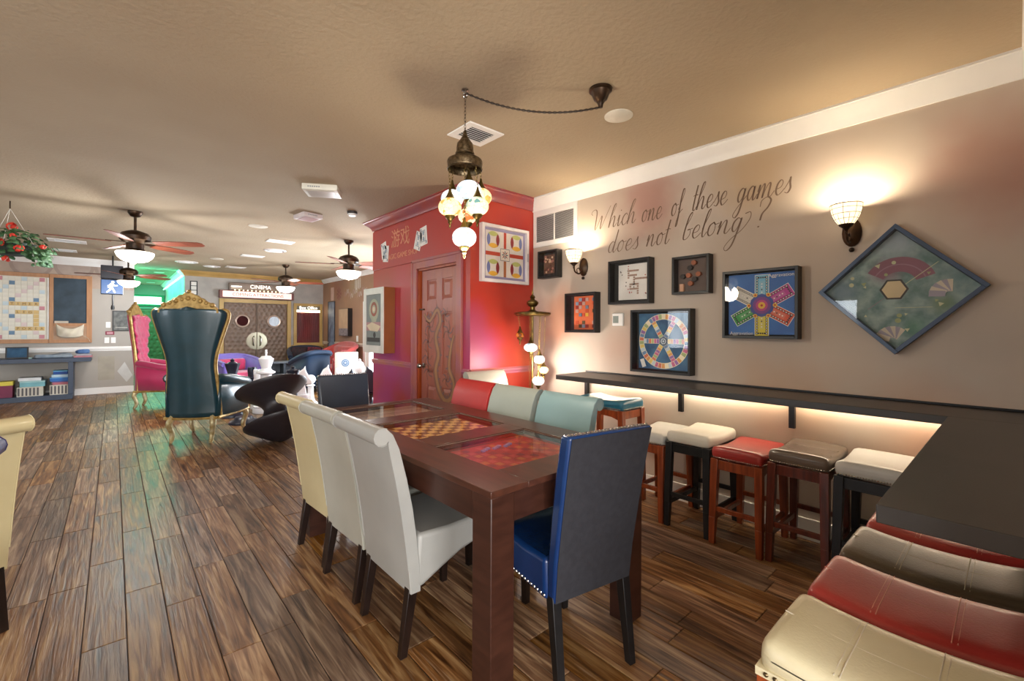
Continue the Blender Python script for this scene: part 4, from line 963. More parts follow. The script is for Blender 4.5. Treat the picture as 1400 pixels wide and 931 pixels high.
# ================================================================ sconces
SHADE = pm('lit_shade_glass', '#f4e6cc', 0.4, emit='#ffe4b8', es=0.75)
def sconce(label, y, z):
    t = thing('wall_sconce', label, 'wall lamp', (WX, y, z), 0, 'glowing glass wall sconces')
    R = Matrix.Rotation(radians(-90), 3, 'Y')
    m = M(); m.lathe([(0.047, 0.001), (0.047, 0.012), (0.036, 0.022), (0.02, 0.034), (0.001, 0.038)], 20, (0, 0, -0.06), 0, R @ Matrix.Diagonal((1, 1, 1)), 1.0)
    for i, v in enumerate(m.v): m.v[i] = (v[0], v[1], -0.06 + (v[2] + 0.06) * 1.75)
    m.sphere((-0.014, 0, -0.160), 0.014, 8)
    m.build('wall_plate', BRONZE, t)
    m = M(); m.tube(catmull([(-0.03, 0, -0.10), (-0.07, 0, -0.125), (-0.125, 0, -0.11), (-0.14, 0, -0.06)], 6), 0.007, 8); m.tube(catmull([(-0.09, 0, -0.122), (-0.10, 0, -0.09), (-0.075, 0, -0.075), (-0.06, 0, -0.09)], 5), 0.004, 6)
    m.build('arm', BRONZE, t)
    cx = -0.14
    m = M(); m.lathe([(0.006, -0.07), (0.016, -0.055), (0.034, -0.040), (0.038, -0.028), (0.030, -0.030), (0.01, -0.04)], 18, (cx, 0, 0)); m.sphere((cx, 0, -0.078), 0.009, 8)
    m.build('shade_holder', BRONZE, t)
    prof = [(0.034, -0.036), (0.052, -0.010), (0.064, 0.018), (0.071, 0.048), (0.074, 0.075)]
    m = M(); m.lathe(prof + [(0.0725, 0.075), (0.0695, 0.048), (0.0625, 0.018), (0.05, -0.008), (0.032, -0.034)], 24, (cx, 0, 0)); m.f = [q for q in m.f if len(q) == 4]; m.m = [0] * len(m.f)
    m.build('glass_shade', SHADE, t)
    m = M()
    for (r, zz, w_) in ((0.0745, 0.075, 0.0028), (0.0725, 0.052, 0.0012), (0.0665, 0.022, 0.0016), (0.055, -0.006, 0.0012)):
        m.tube([(cx + r * cos(2 * pi * i / 24), r * sin(2 * pi * i / 24), zz) for i in range(24)], w_, 5, closed=True)
    for i in range(14):
        a = 2 * pi * i / 14; m.tube([(cx + (r + 0.0006) * cos(a), (r + 0.0006) * sin(a), zz) for r, zz in (prof if i % 2 else prof[:3])], 0.0011, 4)
    stuff(m.build('lead_lattice', BRONZE, t))
    bulb('sconce_bulb', (WX - 0.14, y, z + 0.055), 5.5, (1, 0.84, 0.62), 0.025)
sconce('bowl shaped leaded glass sconce right of the wall lettering, above the diamond', 0.635, 1.905)
sconce('leaded glass sconce beside the small black box near the vent', 2.612, 1.905)

# ================================================================ ceiling things near
def mosaic(name, tint, es=2.2, tint2=None, dark=0.35):
    if name in MATS: return MATS[name]
    m = bpy.data.materials.new(name); m.use_nodes = True; nt = m.node_tree; N = nt.nodes; L = nt.links; b = N['Principled BSDF']
    tc = N.new('ShaderNodeTexCoord'); vo = N.new('ShaderNodeTexVoronoi'); vo.inputs['Scale'].default_value = 44; L.new(tc.outputs['Object'], vo.inputs['Vector'])
    hv = N.new('ShaderNodeSeparateColor'); L.new(vo.outputs['Color'], hv.inputs[0])
    cr = N.new('ShaderNodeValToRGB'); e = cr.color_ramp.elements
    e[0].position = 0.0; e[0].color = lin(rgb(tint)); e[1].position = 0.86; e[1].color = lin(rgb(tint2 or '#9fb4c4')); cr.color_ramp.interpolation = 'CONSTANT'
    L.new(hv.outputs[0], cr.inputs['Fac'])
    ve = N.new('ShaderNodeTexVoronoi'); ve.feature = 'DISTANCE_TO_EDGE'; ve.inputs['Scale'].default_value = 44; L.new(tc.outputs['Object'], ve.inputs['Vector'])
    mr = N.new('ShaderNodeMapRange'); mr.inputs['From Max'].default_value = 0.05; mr.inputs['To Min'].default_value = dark; L.new(ve.outputs['Distance'], mr.inputs['Value'])
    mx = N.new('ShaderNodeMix'); mx.data_type = 'RGBA'; mx.blend_type = 'MULTIPLY'; mx.inputs['Factor'].default_value = 1
    L.new(cr.outputs[0], mx.inputs['A']); L.new(mr.outputs[0], mx.inputs['B'])
    L.new(mx.outputs['Result'], b.inputs['Base Color']); L.new(mx.outputs['Result'], b.inputs['Emission Color']); b.inputs['Emission Strength'].default_value = es; b.inputs['Roughness'].default_value = 0.25
    MATS[name] = m; return m
GW = mosaic('mosaic_white_lit', '#f2f4f4', 0.46); GA = mosaic('mosaic_amber_lit', '#ffe2a0', 0.46, '#f09a50'); GG = mosaic('mosaic_green_lit', '#eef0b8', 0.42, '#5f8a86'); GR = mosaic('mosaic_orange_lit', '#f6e0b0', 0.42, '#d8733c'); GO = mosaic('mosaic_unlit_amber', '#c8742c', 0.15, '#7a3c18')
def globe(t, c, r, mat, sz=0.82, cap=True, cup=True, chain_to=None, nm='mosaic_globe'):
    m = M(); m.sphere(c, r, 12, 0, sz); g_ = m.build(nm, mat, t)
    m = M()
    m.lathe([(0.001, r * sz + 0.055), (0.006, r * sz + 0.050), (0.008, r * sz + 0.035), (0.018, r * sz + 0.012), (0.028, r * sz - 0.006), (0.030, r * sz - 0.012)], 14, c)
    m.build('globe_cap', BRASS, t)
    m = M(); m.lathe([(0.027, -r * sz + 0.009), (0.028, -r * sz), (0.020, -r * sz - 0.012), (0.010, -r * sz - 0.020), (0.012, -r * sz - 0.030), (0.005, -r * sz - 0.040), (0.007, -r * sz - 0.050), (0.001, -r * sz - 0.062)], 14, c); m.build('globe_finial', BRASS, t)
    if chain_to:
        top = (c[0], c[1], c[2] + r * sz + 0.05); chain(t, top, chain_to)
    return g_
def chain(t, p, q, sag=0.0, link=0.017, name='hanging_chain', mat=None):
    P, Q = Vector(p), Vector(q); n = max(3, int((Q - P).length / link * (1 + sag))); m = M()
    pts = [P.lerp(Q, i / n) + Vector((0, 0, -4 * sag * (i / n) * (1 - i / n))) for i in range(n + 1)]
    for i in range(n):
        a, b = pts[i], pts[i + 1]; d = (b - a).normalized(); up = Vector((0, 0, 1)) if abs(d.z) < 0.9 else Vector((1, 0, 0)); s_ = d.cross(up).normalized()
        if i % 2: s_ = d.cross(s_)
        c = (a + b) / 2; L_ = (b - a).length * 0.66
        m.tube([c + d * (L_ * cos(2 * pi * k / 8)) + s_ * (0.0055 * sin(2 * pi * k / 8)) for k in range(8)], 0.0014, 4, closed=True)
    return stuff(m.build(name, mat or BRASS, t))
HX, HY = 1.423, 1.993
t = thing('mosaic_chandelier', 'hanging Turkish style chandelier of seven lit mosaic glass globes under a brass crown', 'chandelier', (HX, HY, 0))
m = M(); m.lathe([(0.003, 2.36), (0.010, 2.345), (0.014, 2.325), (0.030, 2.30), (0.042, 2.285), (0.046, 2.262), (0.046, 2.235), (0.052, 2.232), (0.052, 2.226), (0.045, 2.224), (0.055, 2.214), (0.075, 2.205), (0.092, 2.195), (0.096, 2.185), (0.092, 2.150), (0.098, 2.145), (0.094, 2.140), (0.088, 2.15), (0.088, 2.185), (0.05, 2.2), (0.002, 2.22)], 28)
m.build('brass_crown', pm('pierced_brass', '#857358', 0.32, 0.85, col2='#4c3f2c', vscale=60, bump=0.6, bscale=120), t)
chain(t, (0, 0, 2.35), (0, 0, 2.553), mat=BRONZE, name='suspension_chain')
lay = [((0.025, -0.03), 2.02, 0.068, GW), ((-0.075, 0.05), 2.00, 0.062, GW), ((0.085, 0.035), 2.005, 0.060, GA), ((-0.075, -0.035), 1.93, 0.062, GA), ((0.075, -0.075), 1.925, 0.060, GG), ((0.01, 0.055), 1.905, 0.052, GR), ((0.0, -0.01), 1.775, 0.066, GW)]
Rv, Fv = Vector((0.7477, -0.6641)), Vector((0.6641, 0.7477))
for (ab, z, r, mt) in lay:
    v = Rv * ab[0] + Fv * ab[1]; ang = math.atan2(v.y, v.x)
    top = (0.088 * cos(ang), 0.088 * sin(ang), 2.15) if v.length > 0.045 else (v.x * 0.5, v.y * 0.5, 2.17)
    globe(t, (v.x, v.y, z), r, mt, chain_to=top)
bulb('chandelier_bulb', (HX, HY, 1.66), 11, (1, 0.86, 0.66), 0.08)
m = M(); m.lathe([(0.020, 0.026), (0.020, 0.020), (0.008, 0.014), (0.007, 0.0)], 12); m.tube([(0.012 * cos(2 * pi * i / 12), 0, -0.010 + 0.012 * sin(2 * pi * i / 12)) for i in range(12)], 0.0035, 6, closed=True)
tag(m.build('ceiling_hook', CHROME, None, (HX, HY, 2.553)), 'silver ceiling hook carrying the chandelier and its swagged cord', 'hook')
t = thing('ceiling_canopy', 'round dark bronze ceiling canopy with swagged chain running to the hook', 'canopy', (1.965, 1.50, CEIL))
m = M(); m.lathe([(0.062, 0), (0.062, -0.012), (0.052, -0.016), (0.036, -0.058), (0.024, -0.066), (0.014, -0.085), (0.012, -0.10)], 24); m.build('cup', BRONZE, t)
P0 = Vector((1.965, 1.50, CEIL - 0.098)); P1 = Vector((HX, HY, 2.56)); n = 26; m = M(); pts = []
for i in range(n + 1):
    s_ = i / n; pts.append(P0.lerp(P1, s_) + Vector((0, 0, -4 * 0.062 * s_ * (1 - s_))) - Vector((1.965, 1.50, CEIL)))
m.tube(pts, 0.0032, 6); m.build('cord', BLACKM, t)
m = M()
for i in range(n * 2):
    q = i / (n * 2); a = P0.lerp(P1, q) + Vector((0, 0, -4 * 0.062 * q * (1 - q) - 0.0)); q2 = (i + 1) / (n * 2); b = P0.lerp(P1, q2) + Vector((0, 0, -4 * 0.062 * q2 * (1 - q2)))
    d = (b - a).normalized(); s1 = d.cross(Vector((0, 0, 1))).normalized();
    if i % 2: s1 = d.cross(s1)
    c = (a + b) / 2 - Vector((1.965, 1.50, CEIL)); m.tube([c + d * (0.0105 * cos(2 * pi * k / 8)) + s1 * (0.0065 * sin(2 * pi * k / 8)) for k in range(8)], 0.0016, 4, closed=True)
stuff(m.build('swag_chain', BRONZE, t))
def ceiling_vent(label, x, y, w, l, rz=0.0, dz=0.010, group='square ceiling vents'):
    t = thing('ceiling_vent', label, 'vent', (x, y, CEIL), rz, group)
    m = M(); b = w * 0.17
    m.box(-w / 2, -l / 2, -dz, w / 2, -l / 2 + b, -0.0005); m.box(-w / 2, l / 2 - b, -dz, w / 2, l / 2, -0.0005); m.box(-w / 2, -l / 2 + b, -dz, -w / 2 + b, l / 2 - b, -0.0005); m.box(w / 2 - b, -l / 2 + b, -dz, w / 2, l / 2 - b, -0.0005)
    m.build('frame', WHITE, t, bevel=0.002)
    m = M(); m.box(-w / 2 + b, -l / 2 + b, -0.003, w / 2 - b, l / 2 - b, -0.001); m.build('dark_backing', pm('duct_dark', '#3a3a3c', 0.8), t)
    n = 7
    for i in range(n):
        yy = -l / 2 + b + (l - 2 * b) * (i + 0.5) / n
        m = M(); m.box(-w / 2 + b, -0.008, -0.001, w / 2 - b, 0.008, 0.001, 0, Matrix.Rotation(radians(35), 3, 'X'), (0, yy, -0.010)); m.build('louvre_slat', WHITE, t, smooth=False)
ceiling_vent('white square ceiling vent right behind the chandelier top', 1.80, 2.40, 0.28, 0.26)
tag(M().lathe([(0.085, 0), (0.085, -0.006), (0.078, -0.009), (0.001, -0.009)], 32).build('ceiling_speaker', pm('speaker_grille', '#e2dccb', 0.5, bump=0.3, bscale=300), None, (2.29, 1.612, CEIL)), 'round white ceiling speaker beside the bronze canopy', 'speaker', 'flush round ceiling speakers')
# ceiling boxes with printed sides
def ceil_box(label, x, y, w, l, d, rz, tint, lens):
    t = thing('ceiling_sign_box', label, 'ceiling box', (x, y, CEIL), rz, 'white boxes on the ceiling')
    M().rbox(-w / 2, -l / 2, -d, w / 2, l / 2, -0.0005, 0.006, 1).build('housing', pm('box_white_' + tint[1:], tint, 0.4), t)
    M().box(-w / 2 + 0.03, -l / 2 + 0.03, -d - 0.004, w / 2 - 0.03, l / 2 - 0.03, -d).build('lens', pm('box_lens_' + lens[1:], lens, 0.3), t, bevel=0.002)
    m = M()
    for i in range(6): m.box(-w / 2 + 0.05 + i * 0.018, -l / 2 - 0.001, -d * 0.6, -w / 2 + 0.062 + i * 0.018, -l / 2, -d * 0.4)
    stuff(m.build('printed_marks', pm('mark_grey', '#8a8e90', 0.6), t))
ceil_box('white rectangular ceiling box nearest the chandelier, above the throne area', 1.445, 4.28, 0.30, 0.26, 0.055, radians(-30), '#dedacb', '#cfc8bc')
ceil_box('pinkish white square ceiling box behind the nearer white one', 1.665, 5.40, 0.22, 0.26, 0.05, radians(8), '#d8ccca', '#caa8a8')
t = thing('smoke_detector', 'small black and white smoke detector between ceiling box and red block', 'smoke detector', (1.985, 4.92, CEIL))
M().lathe([(0.055, 0), (0.055, -0.022), (0.05, -0.026), (0.001, -0.026)], 20).build('base', pm('detector_dark', '#3a3634', 0.5), t)
M().lathe([(0.045, -0.026), (0.045, -0.040), (0.035, -0.05), (0.001, -0.052)], 20).build('cover', WHITE, t)

# ================================================================ carrom style board and framed art on the red block
t = thing('square_game_board', 'white framed quilt patterned square game board on the red wall face', 'game board', (2.79, BY0, 1.985))
hw, hh = 0.293, 0.268
g = lambda a, b, e: (a, -e, b)
for (a0, b0, a1, b1) in ((-hw, -hh, -hw + 0.03, hh), (hw - 0.03, -hh, hw, hh), (-hw + 0.03, hh - 0.03, hw - 0.03, hh), (-hw + 0.03, -hh, hw - 0.03, -hh + 0.03)):
    M().box(a0, -0.05, b0, a1, -0.001, b1).build('frame_side', pm('white_frame', '#e4dcda', 0.4), t, bevel=0.002)
M().box(-hw + 0.03, -0.022, -hh + 0.03, hw - 0.03, -0.001, hh - 0.03).build('board', pm('board_lilac', '#8f88a8', 0.5), t)
fq = lambda a, b, e: (a, -0.0225 - e, b)
m = M(); B = 0.235; Bh = 0.212; sx_, sy_ = B, Bh
rect(m, -B, -Bh, B, Bh, fq, 0)
for i in range(5):
    for j in range(5): rect(m, -B + i * 2 * B / 5 + 0.004, -Bh + j * 2 * Bh / 5 + 0.004, -B + (i + 1) * 2 * B / 5 - 0.004, -Bh + (j + 1) * 2 * Bh / 5 - 0.004, fq, 7, 0.0003)
rect(m, -0.016, 0.06, 0.016, Bh, fq, 1, 0.0008); rect(m, -0.016, -Bh, 0.016, -0.06, fq, 6, 0.0008); rect(m, -B, -0.018, -0.06, 0.018, fq, 1, 0.0008); rect(m, 0.06, -0.018, B, 0.018, fq, 1, 0.0008)
for (ca, cb) in ((-0.145, 0.13), (0.145, 0.13), (-0.145, -0.13), (0.145, -0.13)):
    def lens(cx_, cy_, vert, mi):
        P = []
        for k in range(9): q = -1 + 2 * k / 8; P.append((q, 0.42 * (1 - q * q)))
        P2 = P + [(p[0], -p[1]) for p in reversed(P[1:-1])]
        polyg(m, [((cx_ + b_ * 0.05 * 1.0, cy_ + a_ * 0.062) if vert else (cx_ + a_ * 0.062, cy_ + b_ * 0.055)) for a_, b_ in P2], fq, mi, 0.001)
    lens(ca - 0.055, cb, True, 2 if ca > 0 else 4); lens(ca + 0.055, cb, True, 4 if ca > 0 else 2); lens(ca, cb + 0.055, False, 5); lens(ca, cb - 0.055, False, 3)
rect(m, -0.058, -0.058, 0.058, 0.058, fq, 8, 0.0008); rect(m, -0.053, -0.053, 0.053, 0.053, fq, 0, 0.0011)
for k in range(8):
    a = k * pi / 4; polyg(m, [(0.004 * cos(a - 1.2), 0.004 * sin(a - 1.2)), (0.026 * cos(a - 0.25), 0.026 * sin(a - 0.25)), (0.044 * cos(a), 0.044 * sin(a)), (0.026 * cos(a + 0.25), 0.026 * sin(a + 0.25))], fq, 2 if k % 2 else 8, 0.0014)
m.build('quilt_print', [flat('quilt_cream', '#dcd2c4'), flat('quilt_red', '#b8452e'), flat('quilt_maroon', '#8a2c30'), flat('quilt_gold', '#dca83c'), flat('quilt_blue', '#6c74a4'), flat('quilt_green', '#b4b86c'), flat('quilt_brown', '#a8643c'), flat('quilt_pale', '#d8cfc8'), flat('quilt_slate', '#4c5c68')], t, smooth=False)
m = M(); m.box(hw - 0.022, -0.0515, -0.04, hw - 0.010, -0.05, 0.04); m.build('side_label', pm('label_grey', '#a8a0a8', 0.5), t)
t = thing('framed_artwork', 'white framed deep print with brown wooden side hung left of the red door', 'picture', (BX, 4.97, 1.375))
m0 = pm('brown_frame_side', '#8c4c1c', 0.4, coat=0.2)
M().box(-0.135, -0.262, -0.375, -0.001, 0.262, 0.375).build('box_body', m0, t, bevel=0.003)
fa = lambda a, b, e: (-0.1352 - e, -a, b)
for (a0, b0, a1, b1) in ((-0.262, -0.375, -0.20, 0.375), (0.20, -0.375, 0.262, 0.375), (-0.20, 0.30, 0.20, 0.375), (-0.20, -0.375, 0.20, -0.29)):
    M().box(-0.147, -a1, b0, -0.1352, -a0, b1).build('frame_side', pm('ivory_frame', '#dedad0', 0.4), t, bevel=0.002)
m = M(); rect(m, -0.2, -0.29, 0.2, 0.3, fa, 0); disc(m, (0, 0.12), 0.13, fa, 1, 20, e=0.0006); disc(m, (0, 0.13), 0.085, fa, 2, 16, r0=0.05, e=0.001); disc(m, (0, 0.02), 0.07, fa, 1, 16, e=0.0008); disc(m, (0.0, 0.13), 0.03, fa, 3, 12, e=0.0012); rect(m, -0.2, -0.12, 0.2, -0.02, fa, 4, 0.0012); rect(m, -0.18, -0.25, 0.16, -0.2, fa, 5, 0.0012)
polyg(m, [(-0.2, -0.06), (-0.05, -0.02), (0.18, -0.07), (0.1, -0.13), (-0.1, -0.12)], fa, 3, 0.0016); disc(m, (0.02, -0.17), 0.035, fa, 5, 10, e=0.0016)
m.build('art_print', [flat('art_grey', '#7e8480'), flat('art_sage', '#a8a890'), flat('art_rust', '#9a5644'), flat('art_cream', '#d8c4a4'), flat('art_rose', '#b08484'), flat('art_black', '#34302e')], t, smooth=False)

# ================================================================ mosaic floor lamp in the corner
LX, LY = 2.90, 2.98
t = thing('mosaic_floor_lamp', 'tall brass floor lamp with cascading lit mosaic globes in the red corner', 'floor lamp', (LX, LY, 0))
m = M(); m.lathe([(0.15, 0), (0.15, 0.012), (0.12, 0.03), (0.05, 0.05), (0.025, 0.08), (0.014, 0.12)], 28); m.build('base', BRASS, t)
m = M(); m.lathe([(0.011, 0.10), (0.011, 1.42)], 12); m.build('pole', BRASS, t)
m = M(); m.lathe([(0.012, 1.40), (0.155, 1.405), (0.168, 1.415), (0.170, 1.430), (0.160, 1.436), (0.05, 1.445), (0.024, 1.46), (0.024, 1.485), (0.040, 1.495), (0.055, 1.515), (0.055, 1.530), (0.040, 1.545), (0.022, 1.552), (0.018, 1.565), (0.026, 1.575), (0.018, 1.59), (0.006, 1.60), (0.008, 1.612), (0.004, 1.64), (0.001, 1.665)], 28)
m.build('brass_crown', BRASS, t)
A = lambda a, b: (Rv.x * a + Fv.x * b, Rv.y * a + Fv.y * b)
GL_ = [(-0.115, 0.02, 1.225, 0.040, GO, 0.75), (-0.02, -0.075, 1.115, 0.062, GW, 0.66), (0.062, -0.045, 1.005, 0.052, GW, 0.80), (0.105, 0.035, 0.90, 0.050, GR, 0.75), (0.055, -0.02, 0.805, 0.056, GW, 0.80), (-0.02, 0.08, 0.62, 0.05, GW, 0.8)]
for (a, b, z, r, mt, sz) in GL_:
    x, y = A(a, b); ang = math.atan2(y, x); globe(t, (x, y, z), r, mt, sz, chain_to=(0.155 * cos(ang), 0.155 * sin(ang), 1.408) if False else (x * 1.15 if abs(a) > 0.03 else x, y * 1.15 if abs(a) > 0.03 else y, 1.408))
bulb('floor_lamp_bulb', (LX - 0.10, LY - 0.16, 0.93), 7, (1, 0.84, 0.72), 0.04)
# ================================================================ ceiling fans
BOWL = pm('lit_frosted_bowl', '#fff6e6', 0.4, emit='#fff4e0', es=2.6)
BLADE = pm('rosewood_blade', '#8a4a34', 0.4, col2='#6e3826', vscale=4, stretch=(1.5, 10, 10))
def fan(label, x, y, rz, dark=False, power=26, bladeN=5):
    t = thing('ceiling_fan', label, 'ceiling fan', (x, y, 0), rz, 'ceiling fans with lit bowls')
    m = M(); m.lathe([(0.068, CEIL - 0.0005), (0.068, CEIL - 0.02), (0.045, CEIL - 0.055), (0.02, CEIL - 0.065)], 18); m.build('canopy', BRONZE, t)
    M().lathe([(0.013, 2.32), (0.013, CEIL - 0.05)], 10).build('down_rod', BRONZE, t)
    m = M(); m.lathe([(0.02, 2.37), (0.06, 2.36), (0.12, 2.335), (0.145, 2.30), (0.14, 2.26), (0.11, 2.235), (0.08, 2.22), (0.08, 2.16), (0.10, 2.14), (0.10, 2.125)], 24); m.build('motor_housing', BRONZE, t)
    m = M(); m.lathe([(0.155, 2.125), (0.17, 2.12), (0.172, 2.105), (0.155, 2.065), (0.115, 2.03), (0.06, 2.012), (0.001, 2.008)], 28); m.build('light_bowl', BOWL, t)
    M().lathe([(0.012, 2.009), (0.014, 2.0), (0.006, 1.992), (0.001, 1.985)], 8).build('finial', BRONZE, t)
    for k in range(bladeN):
        a = 2 * pi * k / bladeN; R = Matrix.Rotation(a, 3, 'Z') @ Matrix.Rotation(radians(-12), 3, 'X')
        m = M(); P = [(0.20, -0.045), (0.30, -0.062), (0.55, -0.070), (0.68, -0.060), (0.715, -0.03), (0.715, 0.03), (0.68, 0.060), (0.55, 0.070), (0.30, 0.062), (0.20, 0.045)]
        m.prism(P, -0.003, 0.003, 0, lambda p, q, r: tuple(R @ Vector((p, r, q)) + Vector((0, 0, 2.225)))); b = m.build('blade', BLADE, t)
        m = M(); m.prism([(0.09, -0.018), (0.20, -0.03), (0.25, -0.02), (0.25, 0.02), (0.20, 0.03), (0.09, 0.018)], 0.004, 0.010, 0, lambda p, q, r: tuple(R @ Vector((p, r, q)) + Vector((0, 0, 2.225)))); m.build('blade_arm', BRONZE, t)
    bulb('fan_lamp', (x, y, 1.93), power, (0.98, 0.98, 1.0), 0.17)
fan('large bronze ceiling fan with lit bowl, nearest, above the teal throne', 0.18, 6.57, radians(181))
fan('smaller looking ceiling fan directly behind the nearest one, by the pedestrian signal', 0.20, 10.75, radians(172), power=18)
fan('ceiling fan with lit bowl hanging just left of the red block', 2.60, 6.57, radians(158))
fan('far ceiling fan in front of the cinema wall marquee', 2.64, 9.97, radians(-15), power=18)

# far ceiling fittings
def round_fit(label, x, y, r, grp='round ceiling diffusers'):
    t = thing('ceiling_diffuser', label, 'vent', (x, y, CEIL), 0, grp)
    m = M(); m.lathe([(r, -0.0005), (r, -0.006), (r * 0.86, -0.016), (r * 0.80, -0.012), (r * 0.8, -0.0005)], 24); m.build('outer_ring', WHITE, t)
    m = M(); m.lathe([(r * 0.62, -0.004), (r * 0.60, -0.020), (r * 0.42, -0.014)], 24); m.build('inner_ring', WHITE, t)
    M().lathe([(r * 0.3, -0.001), (r * 0.28, -0.022), (0.001, -0.024)], 20).build('centre_disc', WHITE, t)
for (x, y, w, l, lb) in ((1.87, 7.34, 0.36, 0.22, 'oblong white ceiling vent just beyond the round speaker'), (1.87, 9.15, 0.36, 0.22, 'oblong ceiling vent midway between near fans and cinema wall'), (1.95, 11.1, 0.36, 0.24, 'farthest oblong ceiling vent above the cinema doors'), (-0.52, 9.5, 0.42, 0.30, 'long white ceiling vent beside the left fan blade tip'), (-0.62, 10.7, 0.30, 0.3, 'small white ceiling vent over the hanging basket foliage')):
    ceiling_vent(lb, x, y, w, l)
round_fit('round ceiling diffuser with faint pink rings left of the far fan', 2.02, 8.25, 0.17)
round_fit('round ceiling diffuser close to the green hallway crown corner', 1.08, 10.9, 0.19)
round_fit('tiny round ceiling diffuser nearest the cinema marquee', 1.55, 11.3, 0.16)
for (x, y, lb) in ((1.376, 6.43, 'round flush ceiling speaker between the two near fans'), (1.45, 10.0, 'small round flush ceiling speaker before the cinema wall')):
    tag(M().lathe([(0.11, 0), (0.11, -0.006), (0.10, -0.009), (0.001, -0.009)], 28).build('ceiling_speaker', MATS['speaker_grille'], None, (x, y, CEIL)), lb, 'speaker', 'flush round ceiling speakers')

# ================================================================ thrones
def throne(label, loc, rz, outer, inner, tufted=False):
    t = thing('throne_chair', label, 'chair', loc, rz, 'tall carved throne chairs')
    O = [(0.27, 0.29), (0.26, 0.50), (0.245, 0.70), (0.235, 0.85), (0.25, 0.98), (0.29, 1.12), (0.34, 1.28), (0.375, 1.40), (0.372, 1.455), (0.33, 1.475), (0.27, 1.44), (0.20, 1.43), (0.12, 1.47), (0.0, 1.50)]
    O = [(p.x, p.y) for p in catmull([(a, b, 0) for a, b in O], 4)]
    full = O + [(-a, b) for a, b in reversed(O[:-1])]
    curve = lambda y, z: 0.05 * (y / 0.37) ** 2 - 0.10 * max(0, (z - 0.4)) * 0.9     # wings come forward, back leans
    # outer shell: strip grid between the two sides
    def shell(scale, xo, mat, nm, flip, dz=0.0, tuft=False):
        m = M(); n = 12; rows = [(a * scale, b) for a, b in O]; V = []
        for (a, b) in rows:
            for i in range(n + 1):
                y = -a + 2 * a * i / n; zt = b - dz
                V.append((curve(y, zt) + xo + (0.02 * cos(y * 45) * cos(zt * 38) if tuft else 0) - (0.03 * (1 - (y / max(a, 0.01)) ** 2) if not flip and not tuft else 0), y, zt))
        k = n + 1; F = [(r * k + i, r * k + i + 1, (r + 1) * k + i + 1, (r + 1) * k + i) for r in range(len(rows) - 1) for i in range(n)]
        if flip: F = [tuple(reversed(f)) for f in F]
        m.add(V, F); o = m.build(nm, mat, t, ang=80)
        s = o.modifiers.new('solid', 'SOLIDIFY'); s.thickness = 0.022; s.offset = 0
        return o
    # top edge follows the outline, so the strip rows stop at its rim
    shell(0.97, 0.0, outer, 'back_shell', False); shell(0.93, 0.055, inner, 'back_cushion', True, 0.012, tufted)
    m = M(); P = [(curve(a, b) + 0.02, a, b) for a, b in full]
    m.tube(P, 0.021, 8); m.build('gilded_frame', GOLD, t)
    # studs along the rim
    m = M()
    for i in range(2, len(full) - 2):
        a, b = full[i]; m.sphere((curve(a, b) - 0.006, a * 0.93, b - 0.01), 0.0065, 5)
    stuff(m.build('nailhead_trim', GOLD, t))
    # crest: scalloped carved plate
    top = []
    for i in range(33):
        y = -0.30 + 0.60 * i / 32; u = abs(y) / 0.30; z = 1.47 + 0.185 * (1 - u ** 1.4) + 0.014 * abs(sin(i * pi / 3.2)); top.append((y, z))
    botm = [(y, 1.44 + 0.055 * (1 - abs(y) / 0.30)) for y in [0.30 - 0.60 * i / 12 for i in range(13)]]
    m = M(); m.prism(top + botm, -0.075, -0.035, 0, lambda a, y, b: (y - 0.02 * (1 - abs(a)), a, b)); m.build('carved_crest', GOLD, t, bevel=0.004)
    m = M()
    for i in range(9):
        a = -0.24 + 0.06 * i; z = 1.50 + 0.10 * (1 - (abs(a) / 0.3) ** 1.4); m.sphere((-0.085, a, z), 0.022 if i % 2 else 0.028, 6)
    for s_ in (-1, 1):
        m.tube([( -0.085, s_ * (0.10 + 0.045 * cos(q)) , 1.515 + 0.03 * sin(q)) for q in [k * 0.7 for k in range(9)]], 0.008, 6)
    m.sphere((-0.07, 0, 1.675), 0.022, 7)
    stuff(m.build('carved_rosettes', GOLD, t))
    # seat, arms, gilded apron and cabriole legs
    m = M(); m.rbox(0.02, -0.27, 0.30, 0.62, 0.27, 0.47, 0.05, 4, 0, lambda x, y, z: (x, y * (1 + 0.22 * max(0, x) / 0.6), z + (0.015 * (1 - (y / 0.3) ** 2) if z > 0.42 else 0))); m.build('seat', inner, t, ang=80)
    for s_ in (-1, 1):
        m = M(); path = catmull([(0.02, s_ * 0.25, 0.72), (0.16, s_ * 0.31, 0.70), (0.34, s_ * 0.355, 0.66), (0.50, s_ * 0.36, 0.63), (0.56, s_ * 0.35, 0.58)], 5)
        m.tube(path, [0.035] + [0.052] * (len(path) - 3) + [0.05, 0.032], 10); m.build('arm', outer, t)
        m = M(); V = []; n = len(path)
        for p in path: V += [(p.x, p.y, p.z - 0.03), (p.x - 0.01, p.y * 0.97, 0.30)]
        m.add(V, [(2 * i, 2 * i + 1, 2 * i + 3, 2 * i + 2) for i in range(n - 1)]); o = m.build('arm_panel', outer, t, ang=80); s = o.modifiers.new('solid', 'SOLIDIFY'); s.thickness = 0.05; s.offset = 0
    m = M(); m.tube(catmull([(-0.01, -0.26, 0.28), (0.0, 0, 0.272), (-0.01, 0.26, 0.28)], 5), 0.017, 6); m.build('apron', GOLD, t)
    for s_ in (-1, 1):
        m = M(); m.tube(catmull([(0.0, s_ * 0.27, 0.28), (0.3, s_ * 0.325, 0.285), (0.62, s_ * 0.34, 0.28)], 5), 0.017, 6); m.build('apron', GOLD, t)
    m = M(); m.tube(catmull([(0.62, -0.34, 0.28), (0.67, 0, 0.268), (0.62, 0.34, 0.28)], 5), 0.017, 6); m.build('apron', GOLD, t)
